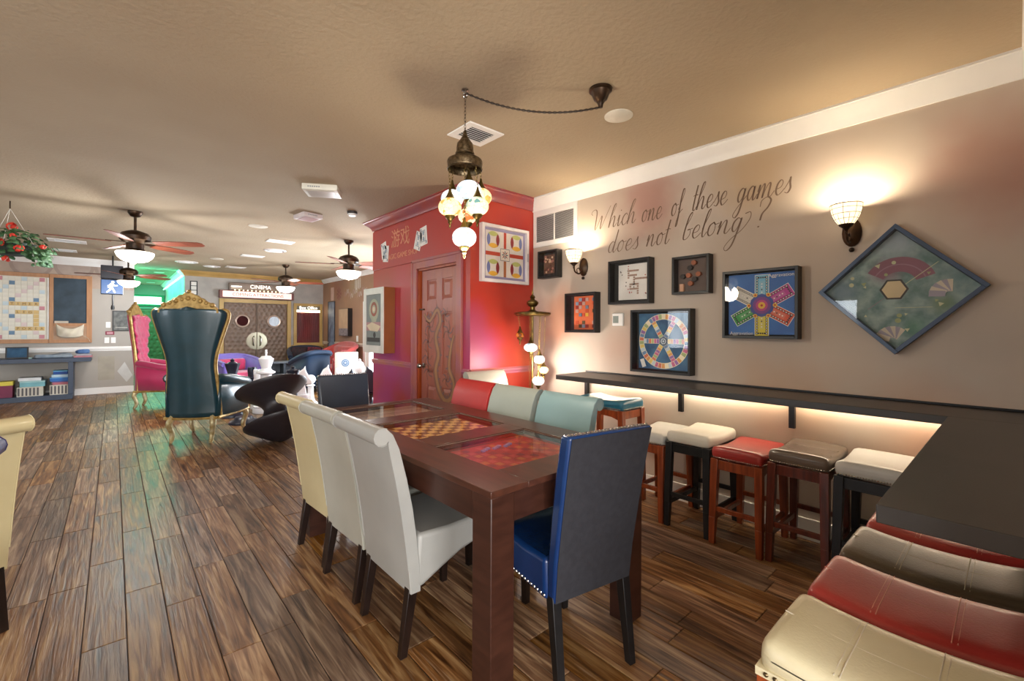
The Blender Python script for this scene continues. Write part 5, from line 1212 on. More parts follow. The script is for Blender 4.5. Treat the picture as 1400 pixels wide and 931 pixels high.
    for (x, y, kx) in ((0.02, -0.20, -0.04), (0.02, 0.20, -0.04), (0.58, -0.29, 0.05), (0.58, 0.29, 0.05)):
        P = catmull([(x, y, 0.29), (x + kx, y + 0.02 * (1 if y > 0 else -1), 0.22), (x + kx * 0.3, y, 0.10), (x + kx * 0.9, y, 0.025), (x + kx * 1.4, y, 0.012)], 4)
        m = M(); m.tube(P, [0.036 - 0.022 * i / len(P) for i in range(len(P) - 2)] + [0.017, 0.012], 8); m.build('leg', pm('silvered_gold', '#c8bd98', 0.35, 0.5, col2='#a8935e', vscale=20), t)
    return t
TEALL = pm('dark_teal_leather', '#15343c', 0.3, col2='#1a3d48', vscale=4, coat=0.2, bump=0.2, bscale=120)
BLUEV = pm('petrol_blue_leather', '#1a4a68', 0.28, col2='#225a7c', vscale=4, coat=0.2)
PINKV = pm('magenta_velvet', '#c4205c', 0.6, col2='#a81850', vscale=5, sheen=0.6)
throne('tall dark teal throne chair with gilded crest, seen from behind', (0.655, 6.07, 0), radians(58), TEALL, BLUEV)
throne('magenta velvet throne chair with gilded crest, farther left by the green hallway', (0.33, 9.35, 0), radians(-18), pm('plum_velvet', '#b01e54', 0.6, sheen=0.5), PINKV, True)
tag(M().rbox(0, -0.06, 0, 0.16, 0.06, 0.045, 0.02, 2, 0, None).build('remote_control', pm('grey_plastic', '#5a6272', 0.4), None, (0.62, 9.24, 0.492)), 'small grey blue object left lying on the magenta throne seat', 'remote')

# spinning top chair
prof = [(0.001, 0), (0.05, 0.004), (0.12, 0.035), (0.24, 0.12), (0.335, 0.185), (0.362, 0.212), (0.365, 0.228), (0.350, 0.238), (0.27, 0.255), (0.19, 0.290), (0.145, 0.34), (0.13, 0.39), (0.15, 0.44), (0.20, 0.49), (0.28, 0.545), (0.35, 0.60), (0.375, 0.625), (0.378, 0.640), (0.365, 0.648), (0.33, 0.635), (0.24, 0.59), (0.14, 0.565), (0.001, 0.56)]
tilt = Matrix.Rotation(radians(-12), 3, Vector((0.23, 0.97, 0))) @ Matrix.Rotation(radians(-26), 3, Vector((0.97, -0.23, 0)))
lowz = min((tilt @ Vector((r * cos(a / 9), r * sin(a / 9), z))).z for r, z in prof for a in range(57))
tag(M().lathe(prof, 44, (0, 0, -lowz), 0, tilt).build('spinning_chair', pm('black_moulded_plastic', '#241f22', 0.42, col2='#2c262a', vscale=12, stretch=(1, 1, 14), bump=0.15, bscale=40), None, (1.43, 5.44, 0), ang=60), 'black spinning top chair tilted on its rim near the teal throne', 'chair')

# ================================================================ giant chess pieces
CW = pm('white_chess_plastic', '#f2f2f4', 0.4, col2='#eeeeef'); CB = pm('black_chess_plastic', '#161c2a', 0.3, col2='#1c2434')
def base_prof(H, r, waist): return [(0.001, 0), (r, 0), (r, H * 0.045), (r * 0.92, H * 0.075), (r * 0.96, H * 0.10), (r * 0.74, H * 0.14), (r * 0.60, H * 0.17), (r * 0.45, H * 0.26), (waist, H * 0.45)]
def chess(kind, col, u, v, label, H=None, rz=0.0):
    Hs = dict(king=0.95, queen=0.86, bishop=0.78, knight=0.70, rook=0.62, pawn=0.52); H = H or Hs[kind]
    vv = v + (700 - u) * 0.00436
    d = (1.28 - H) * 613.7 / (vv - 450); a = (u - 700) / 613.7
    x, y = d * (0.6641 + 0.7477 * a), d * (0.7477 - 0.6641 * a)
    mt = CW if col == 'white' else CB; r = H * (0.19 if kind != 'pawn' else 0.23); w = r * (0.44 if kind in ('king', 'queen') else 0.38); B = base_prof(H, r, w)
    t = thing('chess_' + kind, label, 'chess piece', (x, y, 0), rz, 'giant garden chess pieces')
    if kind == 'king': B += [(w * 0.95, H * 0.60), (w * 1.6, H * 0.625), (w * 1.6, H * 0.645), (w * 1.1, H * 0.665), (w * 0.8, H * 0.70), (w * 1.3, H * 0.84), (w * 1.34, H * 0.855), (w * 1.1, H * 0.865), (w * 0.8, H * 0.895), (0.001, H * 0.90)]
    if kind == 'queen': B += [(w * 0.95, H * 0.62), (w * 1.6, H * 0.65), (w * 1.1, H * 0.68), (w * 0.85, H * 0.74), (w * 1.4, H * 0.90), (w * 1.42, H * 0.915), (w * 1.1, H * 0.90), (w * 0.7, H * 0.935), (w * 0.35, H * 0.945), (w * 0.42, H * 0.975), (0.001, H)]
    if kind == 'bishop': B += [(w * 0.95, H * 0.60), (w * 1.5, H * 0.63), (w * 0.9, H * 0.66), (w * 1.45, H * 0.74), (w * 1.5, H * 0.80), (w * 1.0, H * 0.90), (w * 0.35, H * 0.945), (w * 0.4, H * 0.97), (0.001, H)]
    if kind == 'rook': B += [(w * 1.05, H * 0.66), (w * 1.7, H * 0.70), (w * 1.7, H * 0.74), (w * 1.5, H * 0.75), (w * 1.6, H * 0.88), (w * 1.0, H * 0.88), (0.001, H * 0.86)]
    if kind == 'pawn': B += [(w * 0.95, H * 0.62), (w * 1.6, H * 0.655), (w * 0.9, H * 0.69)] + [(H * 0.15 * cos(q), H * 0.845 + H * 0.15 * sin(q)) for q in [radians(x_) for x_ in (-60, -40, -20, 0, 20, 40, 60, 80)]] + [(0.001, H * 0.995)]
    if kind == 'knight': B = B[:-1] + [(w * 1.5, H * 0.30), (w * 1.8, H * 0.34), (w * 1.8, H * 0.37), (0.001, H * 0.37)]
    M().lathe(B, 22).build('body', mt, t)
    if kind == 'king':
        m = M(); m.box(-0.012, -0.012, H * 0.895, 0.012, 0.012, H); m.box(-0.012, -0.032, H * 0.94, 0.012, 0.032, H * 0.962); m.build('cross', mt, t, bevel=0.003)
    if kind == 'rook':
        for i in range(6):
            q = 2 * pi * i / 6; m = M(); m.box(w * 1.05, -w * 0.5, H * 0.87, w * 1.62, w * 0.5, H, 0, Matrix.Rotation(q, 3, 'Z')); m.build('battlement', mt, t, bevel=0.004)
    if kind == 'knight':
        P = [(-0.09, 0.37), (0.07, 0.37), (0.05, 0.50), (0.035, 0.60), (0.10, 0.58), (0.155, 0.60), (0.16, 0.66), (0.11, 0.74), (0.07, 0.84), (0.05, 0.90), (0.045, 1.0), (0.01, 0.93), (-0.05, 0.88), (-0.10, 0.76), (-0.125, 0.60), (-0.12, 0.46)]
        m = M(); m.prism([(a * H * 1.25, b * H) for a, b in P], -0.045 * H * 1.4, 0.045 * H * 1.4); m.build('horse_head', mt, t, bevel=0.018, bseg=3)
    return t
chess('king', 'white', 364, 478, 'tall white giant chess king in front of the cinema doors')
chess('queen', 'black', 318, 490, 'black giant chess queen standing just right of the teal throne', H=0.84)
chess('rook', 'white', 354, 505, 'white giant chess rook left of the white king')
chess('rook', 'black', 345, 502, 'black giant chess rook peeking over the white rook', H=0.60)
chess('queen', 'black', 401, 500, 'black giant chess queen above the spinning chair rim', H=0.74)
chess('knight', 'white', 414, 500, 'white giant chess knight right of the second black queen', rz=radians(-18))
chess('pawn', 'white', 425, 512, 'white giant chess pawn next to the dark navy chair back')
chess('bishop', 'black', 440, 513, 'small black chess bishop tip at the navy chair\'s left corner', H=0.60)
chess('knight', 'white', 446, 498, 'white giant chess knight in front of the blue armchair', rz=radians(-20))
chess('rook', 'white', 466, 503, 'white giant chess rook before the patterned cube cabinet')
chess('bishop', 'black', 481, 504, 'black giant chess bishop in front of the cube cabinet', H=0.56)
chess('bishop', 'white', 492, 490, 'white giant chess bishop between cube cabinet and glazed door')
chess('knight', 'black', 505, 499, 'black giant chess knight at the red block\'s left edge', rz=radians(160))
chess('pawn', 'white', 389, 518, 'white giant chess pawn half hidden behind the spinning chair')
t = thing('round_pedestal_base', 'low black round disc base on the floor under the teal throne arm', 'base', (1.32, 6.92, 0))
M().lathe([(0.001, 0), (0.18, 0), (0.18, 0.02), (0.16, 0.04), (0.12, 0.06), (0.10, 0.09), (0.001, 0.09)], 28).build('disc', CB, t)

# ================================================================ lounge seating
def tub(label, loc, rz, w, outer, inner, H=0.78, cush=None, grp='lounge seats at the cinema end', open_=1.0):
    t = thing('lounge_armchair' if w < 1 else 'lounge_sofa', label, 'armchair' if w < 1 else 'sofa', loc, rz, grp); hw = w / 2
    pts = catmull([(0.60, hw, 0), (0.30, hw, 0), (0.06, hw * 0.86, 0), (0.0, hw * 0.4, 0), (0.0, -hw * 0.4, 0), (0.06, -hw * 0.86, 0), (0.30, -hw, 0), (0.60, -hw, 0)], 4)
    m = M(); V = []; n = len(pts)
    for i, p in enumerate(pts):
        s = abs(i - (n - 1) / 2) / ((n - 1) / 2); top = H - (H - 0.58) * s ** 2
        V += [(p.x, p.y, 0.10), (p.x, p.y, top)]
    m.add(V, [(2 * i, 2 * i + 1, 2 * i + 3, 2 * i + 2) for i in range(n - 1)]); o = m.build('back_shell', outer, t, ang=80); so = o.modifiers.new('solid', 'SOLIDIFY'); so.thickness = 0.07; so.offset = 1
    m = M(); path = [(p.x, p.y, H - (H - 0.58) * (abs(i - (n - 1) / 2) / ((n - 1) / 2)) ** 2) for i, p in enumerate(pts)]; m.tube(path, 0.05, 8); m.build('rolled_rim', outer, t)
    m = M(); m.rbox(0.06, -hw + 0.06, 0.12, 0.66, hw - 0.06, 0.42, 0.05, 3); m.build('seat', inner, t, ang=80)
    m = M(); m.rbox(0.05, -hw * 0.75, 0.42, 0.17, hw * 0.75, H - 0.06, 0.05, 3); m.build('back_cushion', inner, t, ang=80)
    for (x, y) in ((0.08, hw - 0.1), (0.08, -hw + 0.1), (0.58, hw - 0.08), (0.58, -hw + 0.08)):
        M().taper((x, y, 0), (x, y, 0.12), 0.014, 0.022).build('leg', DARKLEG, t)
    return t
VIO = pm('violet_velvet', '#6a5ab0', 0.6, sheen=0.5); NVY = pm('navy_velvet', '#1c2942', 0.6, sheen=0.1); BLV = pm('petrol_velvet', '#12304f', 0.6, sheen=0.1)
REDV = pm('red_orange_velvet', '#b8382c', 0.6, col2='#a02c30', sheen=0.4)
tub('violet armchair with magenta inner cushions between teal throne and cinema doors', (1.72, 10.6, 0), radians(-70), 0.78, VIO, PINKV, 0.72)
tub('navy armchair with magenta seat below the box office', (3.70, 12.22, 0), radians(-100), 0.80, NVY, PINKV, 0.80)
tub('petrol blue armchair facing away beside the patterned cube', (3.10, 9.30, 0), radians(100), 0.60, BLV, BLV, 0.80)
tub('long red orange velvet sofa against the tan side wall', (4.14, 10.45, 0), pi, 1.35, REDV, REDV, 0.93)
def pillow(label, loc, rz, tl, col, col2):
    t = thing('throw_pillow', label, 'pillow', loc, rz, 'patterned throw pillows')
    R = Matrix.Rotation(tl, 3, 'Y')
    def df(x, y, z):
        k = (1 - (y / 0.2) ** 2) * (1 - ((z - 0.19) / 0.19) ** 2); return tuple(R @ Vector((x * (0.35 + 1.2 * max(0, k)), y, z)))
    m = M(); m.rbox(-0.06, -0.19, 0.0, 0.06, 0.19, 0.38, 0.03, 5, 0, df); m.build('cushion', pm('pillow_' + col[1:], col, 0.8, col2=col2, vscale=14, contrast=(0.45, 0.55)), t, ang=80)
pillow('black and red patterned throw pillow leaning on the navy armchair', (3.86, 11.92, 0.43), radians(-130), 0.2, '#3c1c24', '#7c2c38')
pillow('dark throw pillow standing behind the red patterned pillow', (3.50, 12.02, 0.43), radians(-100), 0.1, '#241c20', '#3a2024')
pillow('red and pink patterned throw pillow on the sofa end', (3.80, 10.05, 0.43), radians(180), -0.25, '#a03c44', '#d07078')
t = thing('cube_cabinet', 'white cube cabinet with dark domino pips on its side and blue emblem', 'cabinet', (3.52, 8.98, 0), radians(-28))
M().rbox(-0.20, -0.20, 0.0, 0.20, 0.20, 0.80, 0.012, 1).build('body', pm('cabinet_ivory', '#d8d4c8', 0.5, col2='#cfcabc'), t)
for i in range(5):
    for j in (0, 1):
        M().prism([(0.028 * cos(q * pi / 4), 0.04 * sin(q * pi / 4)) for q in range(8)], 0, 0.004, 0, lambda a, y, b: (-0.2005 - y, 0.09 - 0.16 * j + a, 0.70 - i * 0.14 + b)).build('dark_pip', flat('pip_black', '#22242c'), t)
fcb = lambda a, b, e: (a, -0.2005 - e, 0.60 + b)
m = M(); disc(m, (0, 0), 0.075, fcb, 0, 24, e=0.001); disc(m, (0, 0), 0.055, fcb, 1, 24, r0=0.045, e=0.0014)
for k in range(5):
    q = k * 2 * pi / 5 + pi / 2; polyg(m, [(0.038 * cos(q), 0.038 * sin(q)), (0.014 * cos(q + 0.6), 0.014 * sin(q + 0.6)), (0, 0), (0.014 * cos(q - 0.6), 0.014 * sin(q - 0.6))], fcb, 1, 0.0014)
m.build('round_emblem', [flat('emblem_blue', '#5a7ca0'), flat('emblem_pale', '#b8c4d0')], t, smooth=False)
t = thing('grey_console', 'low slate grey console behind the white chess king', 'console', (2.92, 11.25, 0), 0)
M().box(-0.50, -0.18, 0.48, 0.50, 0.18, 0.52).build('top', pm('slate_grey', '#76808a', 0.5), t, bevel=0.004)
for x in (-0.49, -0.02, 0.45): M().box(x, -0.17, 0, x + 0.04, 0.17, 0.48).build('side_panel', pm('slate_dark', '#4a5560', 0.5), t)
M().box(-0.46, 0.13, 0.02, 0.46, 0.16, 0.47).build('back_panel', pm('slate_grey', '#76808a', 0.5), t)
M().box(-0.45, -0.16, 0.22, 0.45, 0.13, 0.245).build('shelf', pm('slate_dark', '#4a5560', 0.5), t)

# ================================================================ cinema wall
FRM = pm('ochre_door_frame', '#c8a868', 0.45, col2='#b89858', vscale=4)
TUFT = pm('tufted_brown_leather', '#6e5c4e', 0.45, col2='#7a6452', vscale=3)
def tufted_panel(name, x0, x1, z0, z1, y, parent, mat, sx=0.115, sz=0.10, deep=0.022):
    """padded panel with real buttoned hollows in a diamond grid"""
    m = M(); nx, nz = int((x1 - x0) / 0.0125), int((z1 - z0) / 0.0165); V = []
    for j in range(nz + 1):
        for i in range(nx + 1):
            x = x0 + (x1 - x0) * i / nx; z = z0 + (z1 - z0) * j / nz
            r0_ = round((z - z0) / sz); bx = 9
            for r_ in (r0_ - 1, r0_, r0_ + 1):
                off = (sx / 2) * (r_ % 2); q = round((x - x0 - off) / sx) * sx + off + x0
                bx = min(bx, sqrt((x - q) ** 2 + (z - z0 - r_ * sz) ** 2))
            e = min(1, (x - x0) / 0.02, (x1 - x) / 0.02, (z - z0) / 0.02, (z1 - z) / 0.02)
            V.append((x, y - deep * min(1, (bx / 0.05)) ** 0.7 * (0.3 + 0.7 * e), z))
    k = nx + 1; m.add(V, [(j * k + i, j * k + i + 1, (j + 1) * k + i + 1, (j + 1) * k + i) for j in range(nz) for i in range(nx)])
    m.box(x0, y, z0, x1, y + 0.02, z1)
    return m.build(name, mat, parent, ang=80)
m = M(); yF = FY - 0.06
m.box(1.86, yF, 0, 1.95, FY, 1.98); m.box(3.34, yF, 0, 3.43, FY, 1.98); m.box(1.95, yF, 1.89, 3.34, FY, 1.98)
struct(m.build('trim_15', FRM, bevel=0.006))
for n_, (x0, x1, px) in enumerate(((1.955, 2.640, 2.337), (2.650, 3.335, 3.031))):
    dd = struct(M().box(x0, FY - 0.03, 0.01, x1, FY - 0.001, 1.885).build('door_%d' % (n_ + 3), TUFT))
    tufted_panel('tufted_padding', x0 + 0.004, x1 - 0.004, 0.03, 1.875, FY - 0.031, dd, TUFT)
    fq = lambda a, b, e: (px + a, FY - 0.056 - e, 1.45 + b)
    m = M(); m.lathe([(0.155, -0.03), (0.155, 0.008), (0.14, 0.016), (0.125, 0.012), (0.12, -0.0)], 28, (px, FY - 0.056, 1.45), 0, Matrix.Rotation(radians(90), 3, 'X'))
    m.build('porthole_rim', pm('pale_rose_metal', '#d8c0b0', 0.3, 0.5), dd)
    m = M(); disc(m, (0, 0), 0.135, fq, 0, 28, e=0.002); m.build('porthole_glass', pm('dark_red_glass', '#2a1618', 0.06), dd)
    cx = 2.645; sg = -1 if n_ == 0 else 1; fh = lambda a, b, e: (cx + a, FY - 0.056 - e, 0.965 + b)
    m = M(); P = [(sg * (0.008 + 0.0), -0.21)] + [(sg * (0.008 + 0.22 * cos(q)), 0.21 * sin(q)) for q in [-pi / 2 + pi * i / 14 for i in range(15)]] + [(sg * 0.008, 0.21)]
    m.prism(P, -0.012, 0.002, 0, lambda a, y, b: fh(a, b, y)); m.build('push_plate', pm('pale_brass', '#a8a48c', 0.25, 0.6), dd)
    m = M(); m.tube(catmull([fh(sg * 0.06, -0.12, 0.0), fh(sg * 0.08, -0.08, 0.04), fh(sg * 0.08, 0.08, 0.04), fh(sg * 0.06, 0.12, 0.0)], 4), 0.012, 8); m.build('pull_handle', CHROME, dd)
t = thing('cinema_marquee', 'lit cinema marquee sign above the tufted double doors', 'sign', (2.645, FY, 0))
MQ = pm('marquee_maroon', '#7a4440', 0.45)
M().box(-0.80, -0.22, 1.99, 0.80, -0.001, 2.17).build('lower_box', MQ, t, bevel=0.004)
M().box(-0.745, -0.226, 2.01, 0.745, -0.2205, 2.15).build('message_panel', pm('lit_message_panel', '#ffe9dc', 0.4, emit='#ffe6d6', es=0.28), t)
text_mesh('COMING ATTRACTIONS', 0.10, pm('marquee_red_letters', '#b8604a', 0.5), t, lambda a, b, e: (a, -0.2275 - e, 2.045 + b), 'message_letters', sx=1.0)
M().rbox(-0.60, -0.14, 2.175, 0.66, -0.001, 2.36, 0.02, 1).build('upper_box', pm('marquee_taupe', '#8c7c70', 0.5), t)
M().box(-0.57, -0.146, 2.20, -0.34, -0.1405, 2.30).build('side_panel', pm('marquee_beige', '#b8a898', 0.5), t)
M().box(-0.56, -0.150, 2.262, -0.35, -0.146, 2.276).build('neon_bar', pm('neon_white', '#fffff0', 0.4, emit='#fffff0', es=3), t)
text_mesh('CINEMA', 0.125, pm('marquee_white_letters', '#fff8ec', 0.4, emit='#fff6e8', es=0.9), t, lambda a, b, e: (a + 0.06, -0.142 - e, 2.24 + b), 'sign_letters')
for i in range(12):
    M().sphere((-0.5 + i * 0.088, -0.235, 2.178), 0.014, 6).build('marquee_bulb', pm('warm_bulb', '#ffe6b0', 0.4, emit='#ffdc9c', es=3), t)
t = thing('box_office', 'ochre framed box office window with red curtain and lit sign', 'ticket window', (3.86, FY, 0))
for (a, b, c_, d_) in ((-0.36, 0.84, -0.29, 1.93), (0.29, 0.84, 0.36, 1.93), (-0.29, 1.86, 0.29, 1.93), (-0.29, 0.84, 0.29, 0.90)):
    M().box(a, -0.05, b, c_, -0.001, d_).build('frame_side', FRM, t, bevel=0.004)
M().box(-0.29, -0.012, 0.90, 0.29, -0.001, 1.72).build('dark_interior', pm('curtain_dark', '#4a2c2c', 0.7), t)
for i in range(12):
    m = M(); x = -0.28 + i * 0.048; m.lathe([(0.026, 0.90), (0.024, 1.70)], 10, (x + 0.015, -0.012, 0), 0, None, 0.5); m.build('curtain_fold', pm('curtain_red', '#7c2c2c', 0.7, col2='#5a2428', vscale=3, stretch=(1, 1, 0.4)), t)
M().box(-0.29, -0.030, 0.902, 0.29, -0.024, 1.70).build('glass_pane', GLASS, t)
M().box(-0.29, -0.045, 1.70, 0.29, -0.015, 1.76).build('light_strip', pm('box_light', '#fff0d0', 0.4, emit='#ffecc8', es=2.5), t)
M().box(-0.29, -0.04, 1.765, 0.29, -0.012, 1.86).build('sign_board', pm('sign_olive', '#7c7868', 0.5), t)
text_mesh('Box Office', 0.105, pm('sign_white', '#fff8ec', 0.4, emit='#fff6e8', es=1.0), t, lambda a, b, e: (a, -0.042 - e, 1.785 + b), 'sign_letters')
M().box(-0.40, -0.09, 0.81, 0.385, -0.001, 0.845).build('counter_sill', FRM, t, bevel=0.004)
M().box(-0.38, -0.03, 0.0, 0.38, -0.001, 0.81).build('lower_panel', pm('ochre_panel', '#b8984c', 0.55, col2='#c4a458', vscale=2), t)
t = thing('film_strip_sign', 'small upright black and white film sign near the far wall corner', 'sign', (1.37, FY, 2.19))
M().box(-0.07, -0.02, -0.16, 0.07, -0.001, 0.16).build('panel', flat('film_black', '#2a2a2c'), t)
for i in range(3): M().box(-0.05, -0.023, -0.145 + i * 0.10, 0.05, -0.0202, -0.06 + i * 0.10).build('film_frame', PRINTW, t)
# side wall pictures
fX = lambda yc, zc: (lambda a, b, e: (4.25 - 0.002 - e, yc - a, zc + b))
t = thing('tall_poster', 'tall blue grey poster with black edge in the far right corner', 'poster', (4.25, 11.85, 1.36))
M().box(-0.02, -0.24, -0.62, -0.001, 0.24, 0.62).build('backing', FRB, t)
M().box(-0.024, -0.24, -0.60, -0.0202, 0.16, 0.60).build('print', pm('poster_slate', '#8494a8', 0.5, col2='#5c6478', vscale=5), t)
t = thing('deep_picture_frame', 'deep tan shadow frame with dark side on the tan side wall', 'picture', (4.25, 10.78, 1.43))
M().box(-0.11, -0.28, -0.33, -0.001, 0.28, 0.33).build('box_body', FRB, t)
M().box(-0.115, -0.27, -0.15, -0.1102, 0.27, 0.32).build('upper_print', pm('frame_tan', '#c0a080', 0.5), t); M().box(-0.115, -0.27, -0.32, -0.1102, 0.27, -0.15).build('lower_print', pm('frame_grey', '#6c6468', 0.5, col2='#94888a', vscale=20), t)
tag(M().box(-0.008, -0.05, -0.07, -0.0005, 0.05, 0.07).build('light_switch', WHITE, None, (4.25, 10.2, 1.04), bevel=0.002), 'ivory light switch plate beside the glazed door on the tan wall', 'switch')
fM = lambda a, b, e: (4.25 - 0.002 - e, 11.3 - a, 2.1 + b)
m = M()
rect(m, -0.62, -0.10, -0.40, 0.24, fM, 0)
for k in range(8):
    q = k * pi / 4; polyg(m, [(-0.05 + 0.03 * cos(q - 0.5), 0.05 + 0.03 * sin(q - 0.5)), (-0.05 + 0.16 * cos(q - 0.22), 0.05 + 0.16 * sin(q - 0.22)), (-0.05 + 0.16 * cos(q + 0.22), 0.05 + 0.16 * sin(q + 0.22)), (-0.05 + 0.03 * cos(q + 0.5), 0.05 + 0.03 * sin(q + 0.5))], fM, 1, 0.0005)
for i in range(5): rect(m, 0.95 + i * 0.07, 0.12 - (i % 2) * 0.03, 0.99 + i * 0.07, 0.36, fM, 2)
for i in range(12):
    a0 = 0.3 + i * 0.13; b0 = -0.05 + 0.06 * sin(i * 1.7); P = catmull([(a0, b0, 0), (a0 + 0.05, b0 + 0.12, 0), (a0 + 0.10, b0 + 0.02, 0), (a0 + 0.14, b0 + 0.13, 0)], 4); ribbon(m, [(p.x, p.y) for p in P], 0.018, fM, 2 if i % 2 else 3)
m.build('wall_mural', [flat('mural_pink', '#d8b4a4'), flat('mural_maroon', '#945c50'), flat('mural_pale', '#cfc6ba'), flat('mural_rose', '#b4908c')], wall_side, smooth=False)
# ================================================================ hallway
GRN = (0.10, 1.0, 0.62)
area('green_hall_neon', (0.78, 15.0, 2.50), (0, 0, 0), 0.7, 3.5, 30, GRN)
area('green_hall_neon', (0.75, 12.9, 2.52), (-25, 0, 0), 0.7, 0.5, 10, GRN)
NEONG = pm('green_neon_tube', '#b8ffe0', 0.4, emit='#7affc8', es=4)
for k_, (x, ya, yb) in enumerate(((0.36, 12.1, 17.3), (1.14, 12.7, 17.3))):
    m = M(); m.tube([(0, ya - 12, 0), (0, yb - 12, 0)], 0.012, 6); tag(m.build('neon_tube', NEONG, None, (x, 12, 2.44)), ('green neon tube running along the left hallway wall', 'green neon tube running along the right hallway wall')[k_], 'neon light')
t = thing('glowing_transom', 'bright green white glowing light panel at the hallway end', 'light panel', (0.78, 17.5, 2.10))
M().box(-0.40, -0.05, -0.17, 0.40, -0.001, 0.17).build('frame', pm('green_trim', '#3c9c70', 0.5), t, bevel=0.01)
M().box(-0.32, -0.056, -0.11, 0.32, -0.0505, 0.11).build('lit_panel', pm('lit_panel_mint', '#e8fff4', 0.4, emit='#d8fff0', es=2), t)
dh = struct(M().box(0.34, 17.46, 0.01, 1.19, 17.499, 1.85).build('door_5', TUFT))
tufted_panel('tufted_padding', 0.38, 1.15, 0.05, 1.82, 17.459, dh, pm('tufted_olive_leather', '#8a7c58', 0.45), 0.14, 0.12)
for k_, y in enumerate((13.4, 14.9, 16.6)):
    t = thing('recessed_downlight', ('nearest', 'middle', 'farthest')[k_] + ' of three round downlights in the green hallway ceiling', 'ceiling light', (0.80, y, CEIL), 0, 'hallway downlights')
    M().lathe([(0.10, -0.0005), (0.10, -0.008), (0.075, -0.008)], 20).build('trim_ring', WHITE, t)
    M().lathe([(0.075, -0.004), (0.001, -0.0045)], 20).build('lens', pm('downlight_lens', '#ffffff', 0.4, emit='#fff8f0', es=7), t)

# ================================================================ grey wall furniture on the left
OAK = pm('oak_frame', '#b8865c', 0.5, col2='#a87850', vscale=4, stretch=(6, 6, 1))
t = thing('word_game_board', 'giant word game wall board with coloured bonus squares in wood frame', 'game board', (-1.46, GY, 1.62))
for (a0, b0, a1, b1) in ((-0.68, 0.56, 0.58, 0.63), (-0.68, -0.63, 0.58, -0.56), (-0.68, -0.56, -0.61, 0.56), (0.56, -0.56, 0.58, 0.56)):
    M().box(a0, -0.04, b0, a1, -0.001, b1).build('frame_side', OAK if a1 > 0.57 and b1 - b0 < 0.1 or a0 < -0.6 else PRINTW, t, bevel=0.002)
bd = M().box(-0.61, -0.025, -0.56, 0.56, -0.001, 0.56).build('board', pm('board_ivory', '#e2dccb', 0.5), t)
fB = lambda a, b, e: (a - 0.02, -0.0255 - e, b)
cs = 0.0735; sqm = {}
def cellm(c_):
    if c_ not in sqm:
        sqm[c_] = M().box(-cs / 2 + 0.003, -0.006, -cs / 2 + 0.003, cs / 2 - 0.003, 0, cs / 2 - 0.003)
    return sqm[c_]
cols = {'R': flat('bonus_rose', '#c88890'), 'B': flat('bonus_steel', '#6c8ca8'), 'L': flat('bonus_pale_blue', '#c8d8dc'), 'P': flat('bonus_pink', '#e0ccc8'), 'N': flat('plain_cell', '#e8e4d4'), 'T': flat('wood_tile', '#d8b878')}
dat = {}
for i in range(15):
    for j in range(15):
        a, b = min(i, 14 - i), min(j, 14 - j); k = 'N'
        if (a, b) in ((0, 0), (0, 7), (7, 0)): k = 'R'
        elif a == b and 0 < a < 5: k = 'P'
        elif (a, b) in ((1, 5), (5, 1), (5, 5)): k = 'B'
        elif (a, b) in ((0, 3), (3, 0), (2, 6), (6, 2), (6, 6), (3, 7), (7, 3)): k = 'L'
        if (j == 6 and 10 <= i <= 12) or (j == 8 and 9 <= i <= 13) or (j == 2 and 10 <= i <= 14) or (i == 13 and 2 <= j <= 6): k = 'T'
        if k not in dat:
            o = cellm(k).build('board_cell', cols[k], bd, smooth=False); dat[k] = o.data
        else: o = bpy.data.objects.new('board_cell', dat[k]); COL.objects.link(o); o.parent = bd
        o.location = (-0.02 + (i - 7) * cs, -0.0255, (j - 7) * cs)
words = [('LEG', 10, 6), ('TIMER', 9, 8), ('POKER', 10, 2)]
for (w_, i0_, j_) in words:
    for q, ch in enumerate(w_):
        text_mesh(ch, 0.06, flat('tile_ink', '#6a5034'), bd, lambda a, b, e: (-0.02 + (i0_ + q - 7) * cs + a, -0.0325 - e, (j_ - 7) * cs - 0.02 + b), 'tile_letter', ext=0.0005)
t = thing('chalkboard', 'dark slate chalkboard in wood frame right of the word board', 'chalkboard', (-0.605, GY, 1.62))
for (a0, b0, a1, b1) in ((-0.27, 0.57, 0.30, 0.63), (-0.27, -0.63, -0.215, 0.57), (0.225, -0.63, 0.30, 0.57), (-0.215, -0.32, 0.225, -0.265), (-0.215, -0.63, 0.225, -0.57)):
    M().box(a0, -0.035, b0, a1, -0.001, b1).build('frame_side', OAK, t, bevel=0.002)
M().box(-0.215, -0.02, -0.265, 0.225, -0.001, 0.57).build('slate', pm('chalk_slate', '#2c3a44', 0.7, col2='#3c4c58', vscale=5), t)
M().box(-0.215, -0.03, -0.57, 0.225, -0.001, -0.32).build('lower_panel', pm('oak_panel', '#b49070', 0.5), t)
M().box(-0.20, -0.06, -0.265, -0.02, -0.021, -0.225).build('chalk_ledge', pm('ledge_beige', '#c8bca8', 0.5), t)
def bagf():
    m = M(); n = 14; rows = 10; V = []
    for j in range(rows + 1):
        v = j / rows
        for i in range(n + 1):
            u = i / n; x = -0.19 + 0.38 * u; sag = 0.11 * (1 - (2 * u - 1) ** 2)
            z = (0.0 - sag * 0.8) * (1 - v) + (-0.26 + 0.05 * (2 * u - 1) ** 4) * v
            V.append((x * (1 - 0.08 * v), -0.02 - 0.06 * sin(pi * u) * sin(pi * (0.15 + 0.75 * v)) - 0.006 * sin(u * 20 + v * 6), z))
    k = n + 1; m.add(V, [(j * k + i, (j + 1) * k + i, (j + 1) * k + i + 1, j * k + i + 1) for j in range(rows) for i in range(n)])
    return m
t = thing('cloth_bag', 'cream cloth tile bag pinned below the chalkboard', 'bag', (-0.60, GY - 0.045, 1.345))
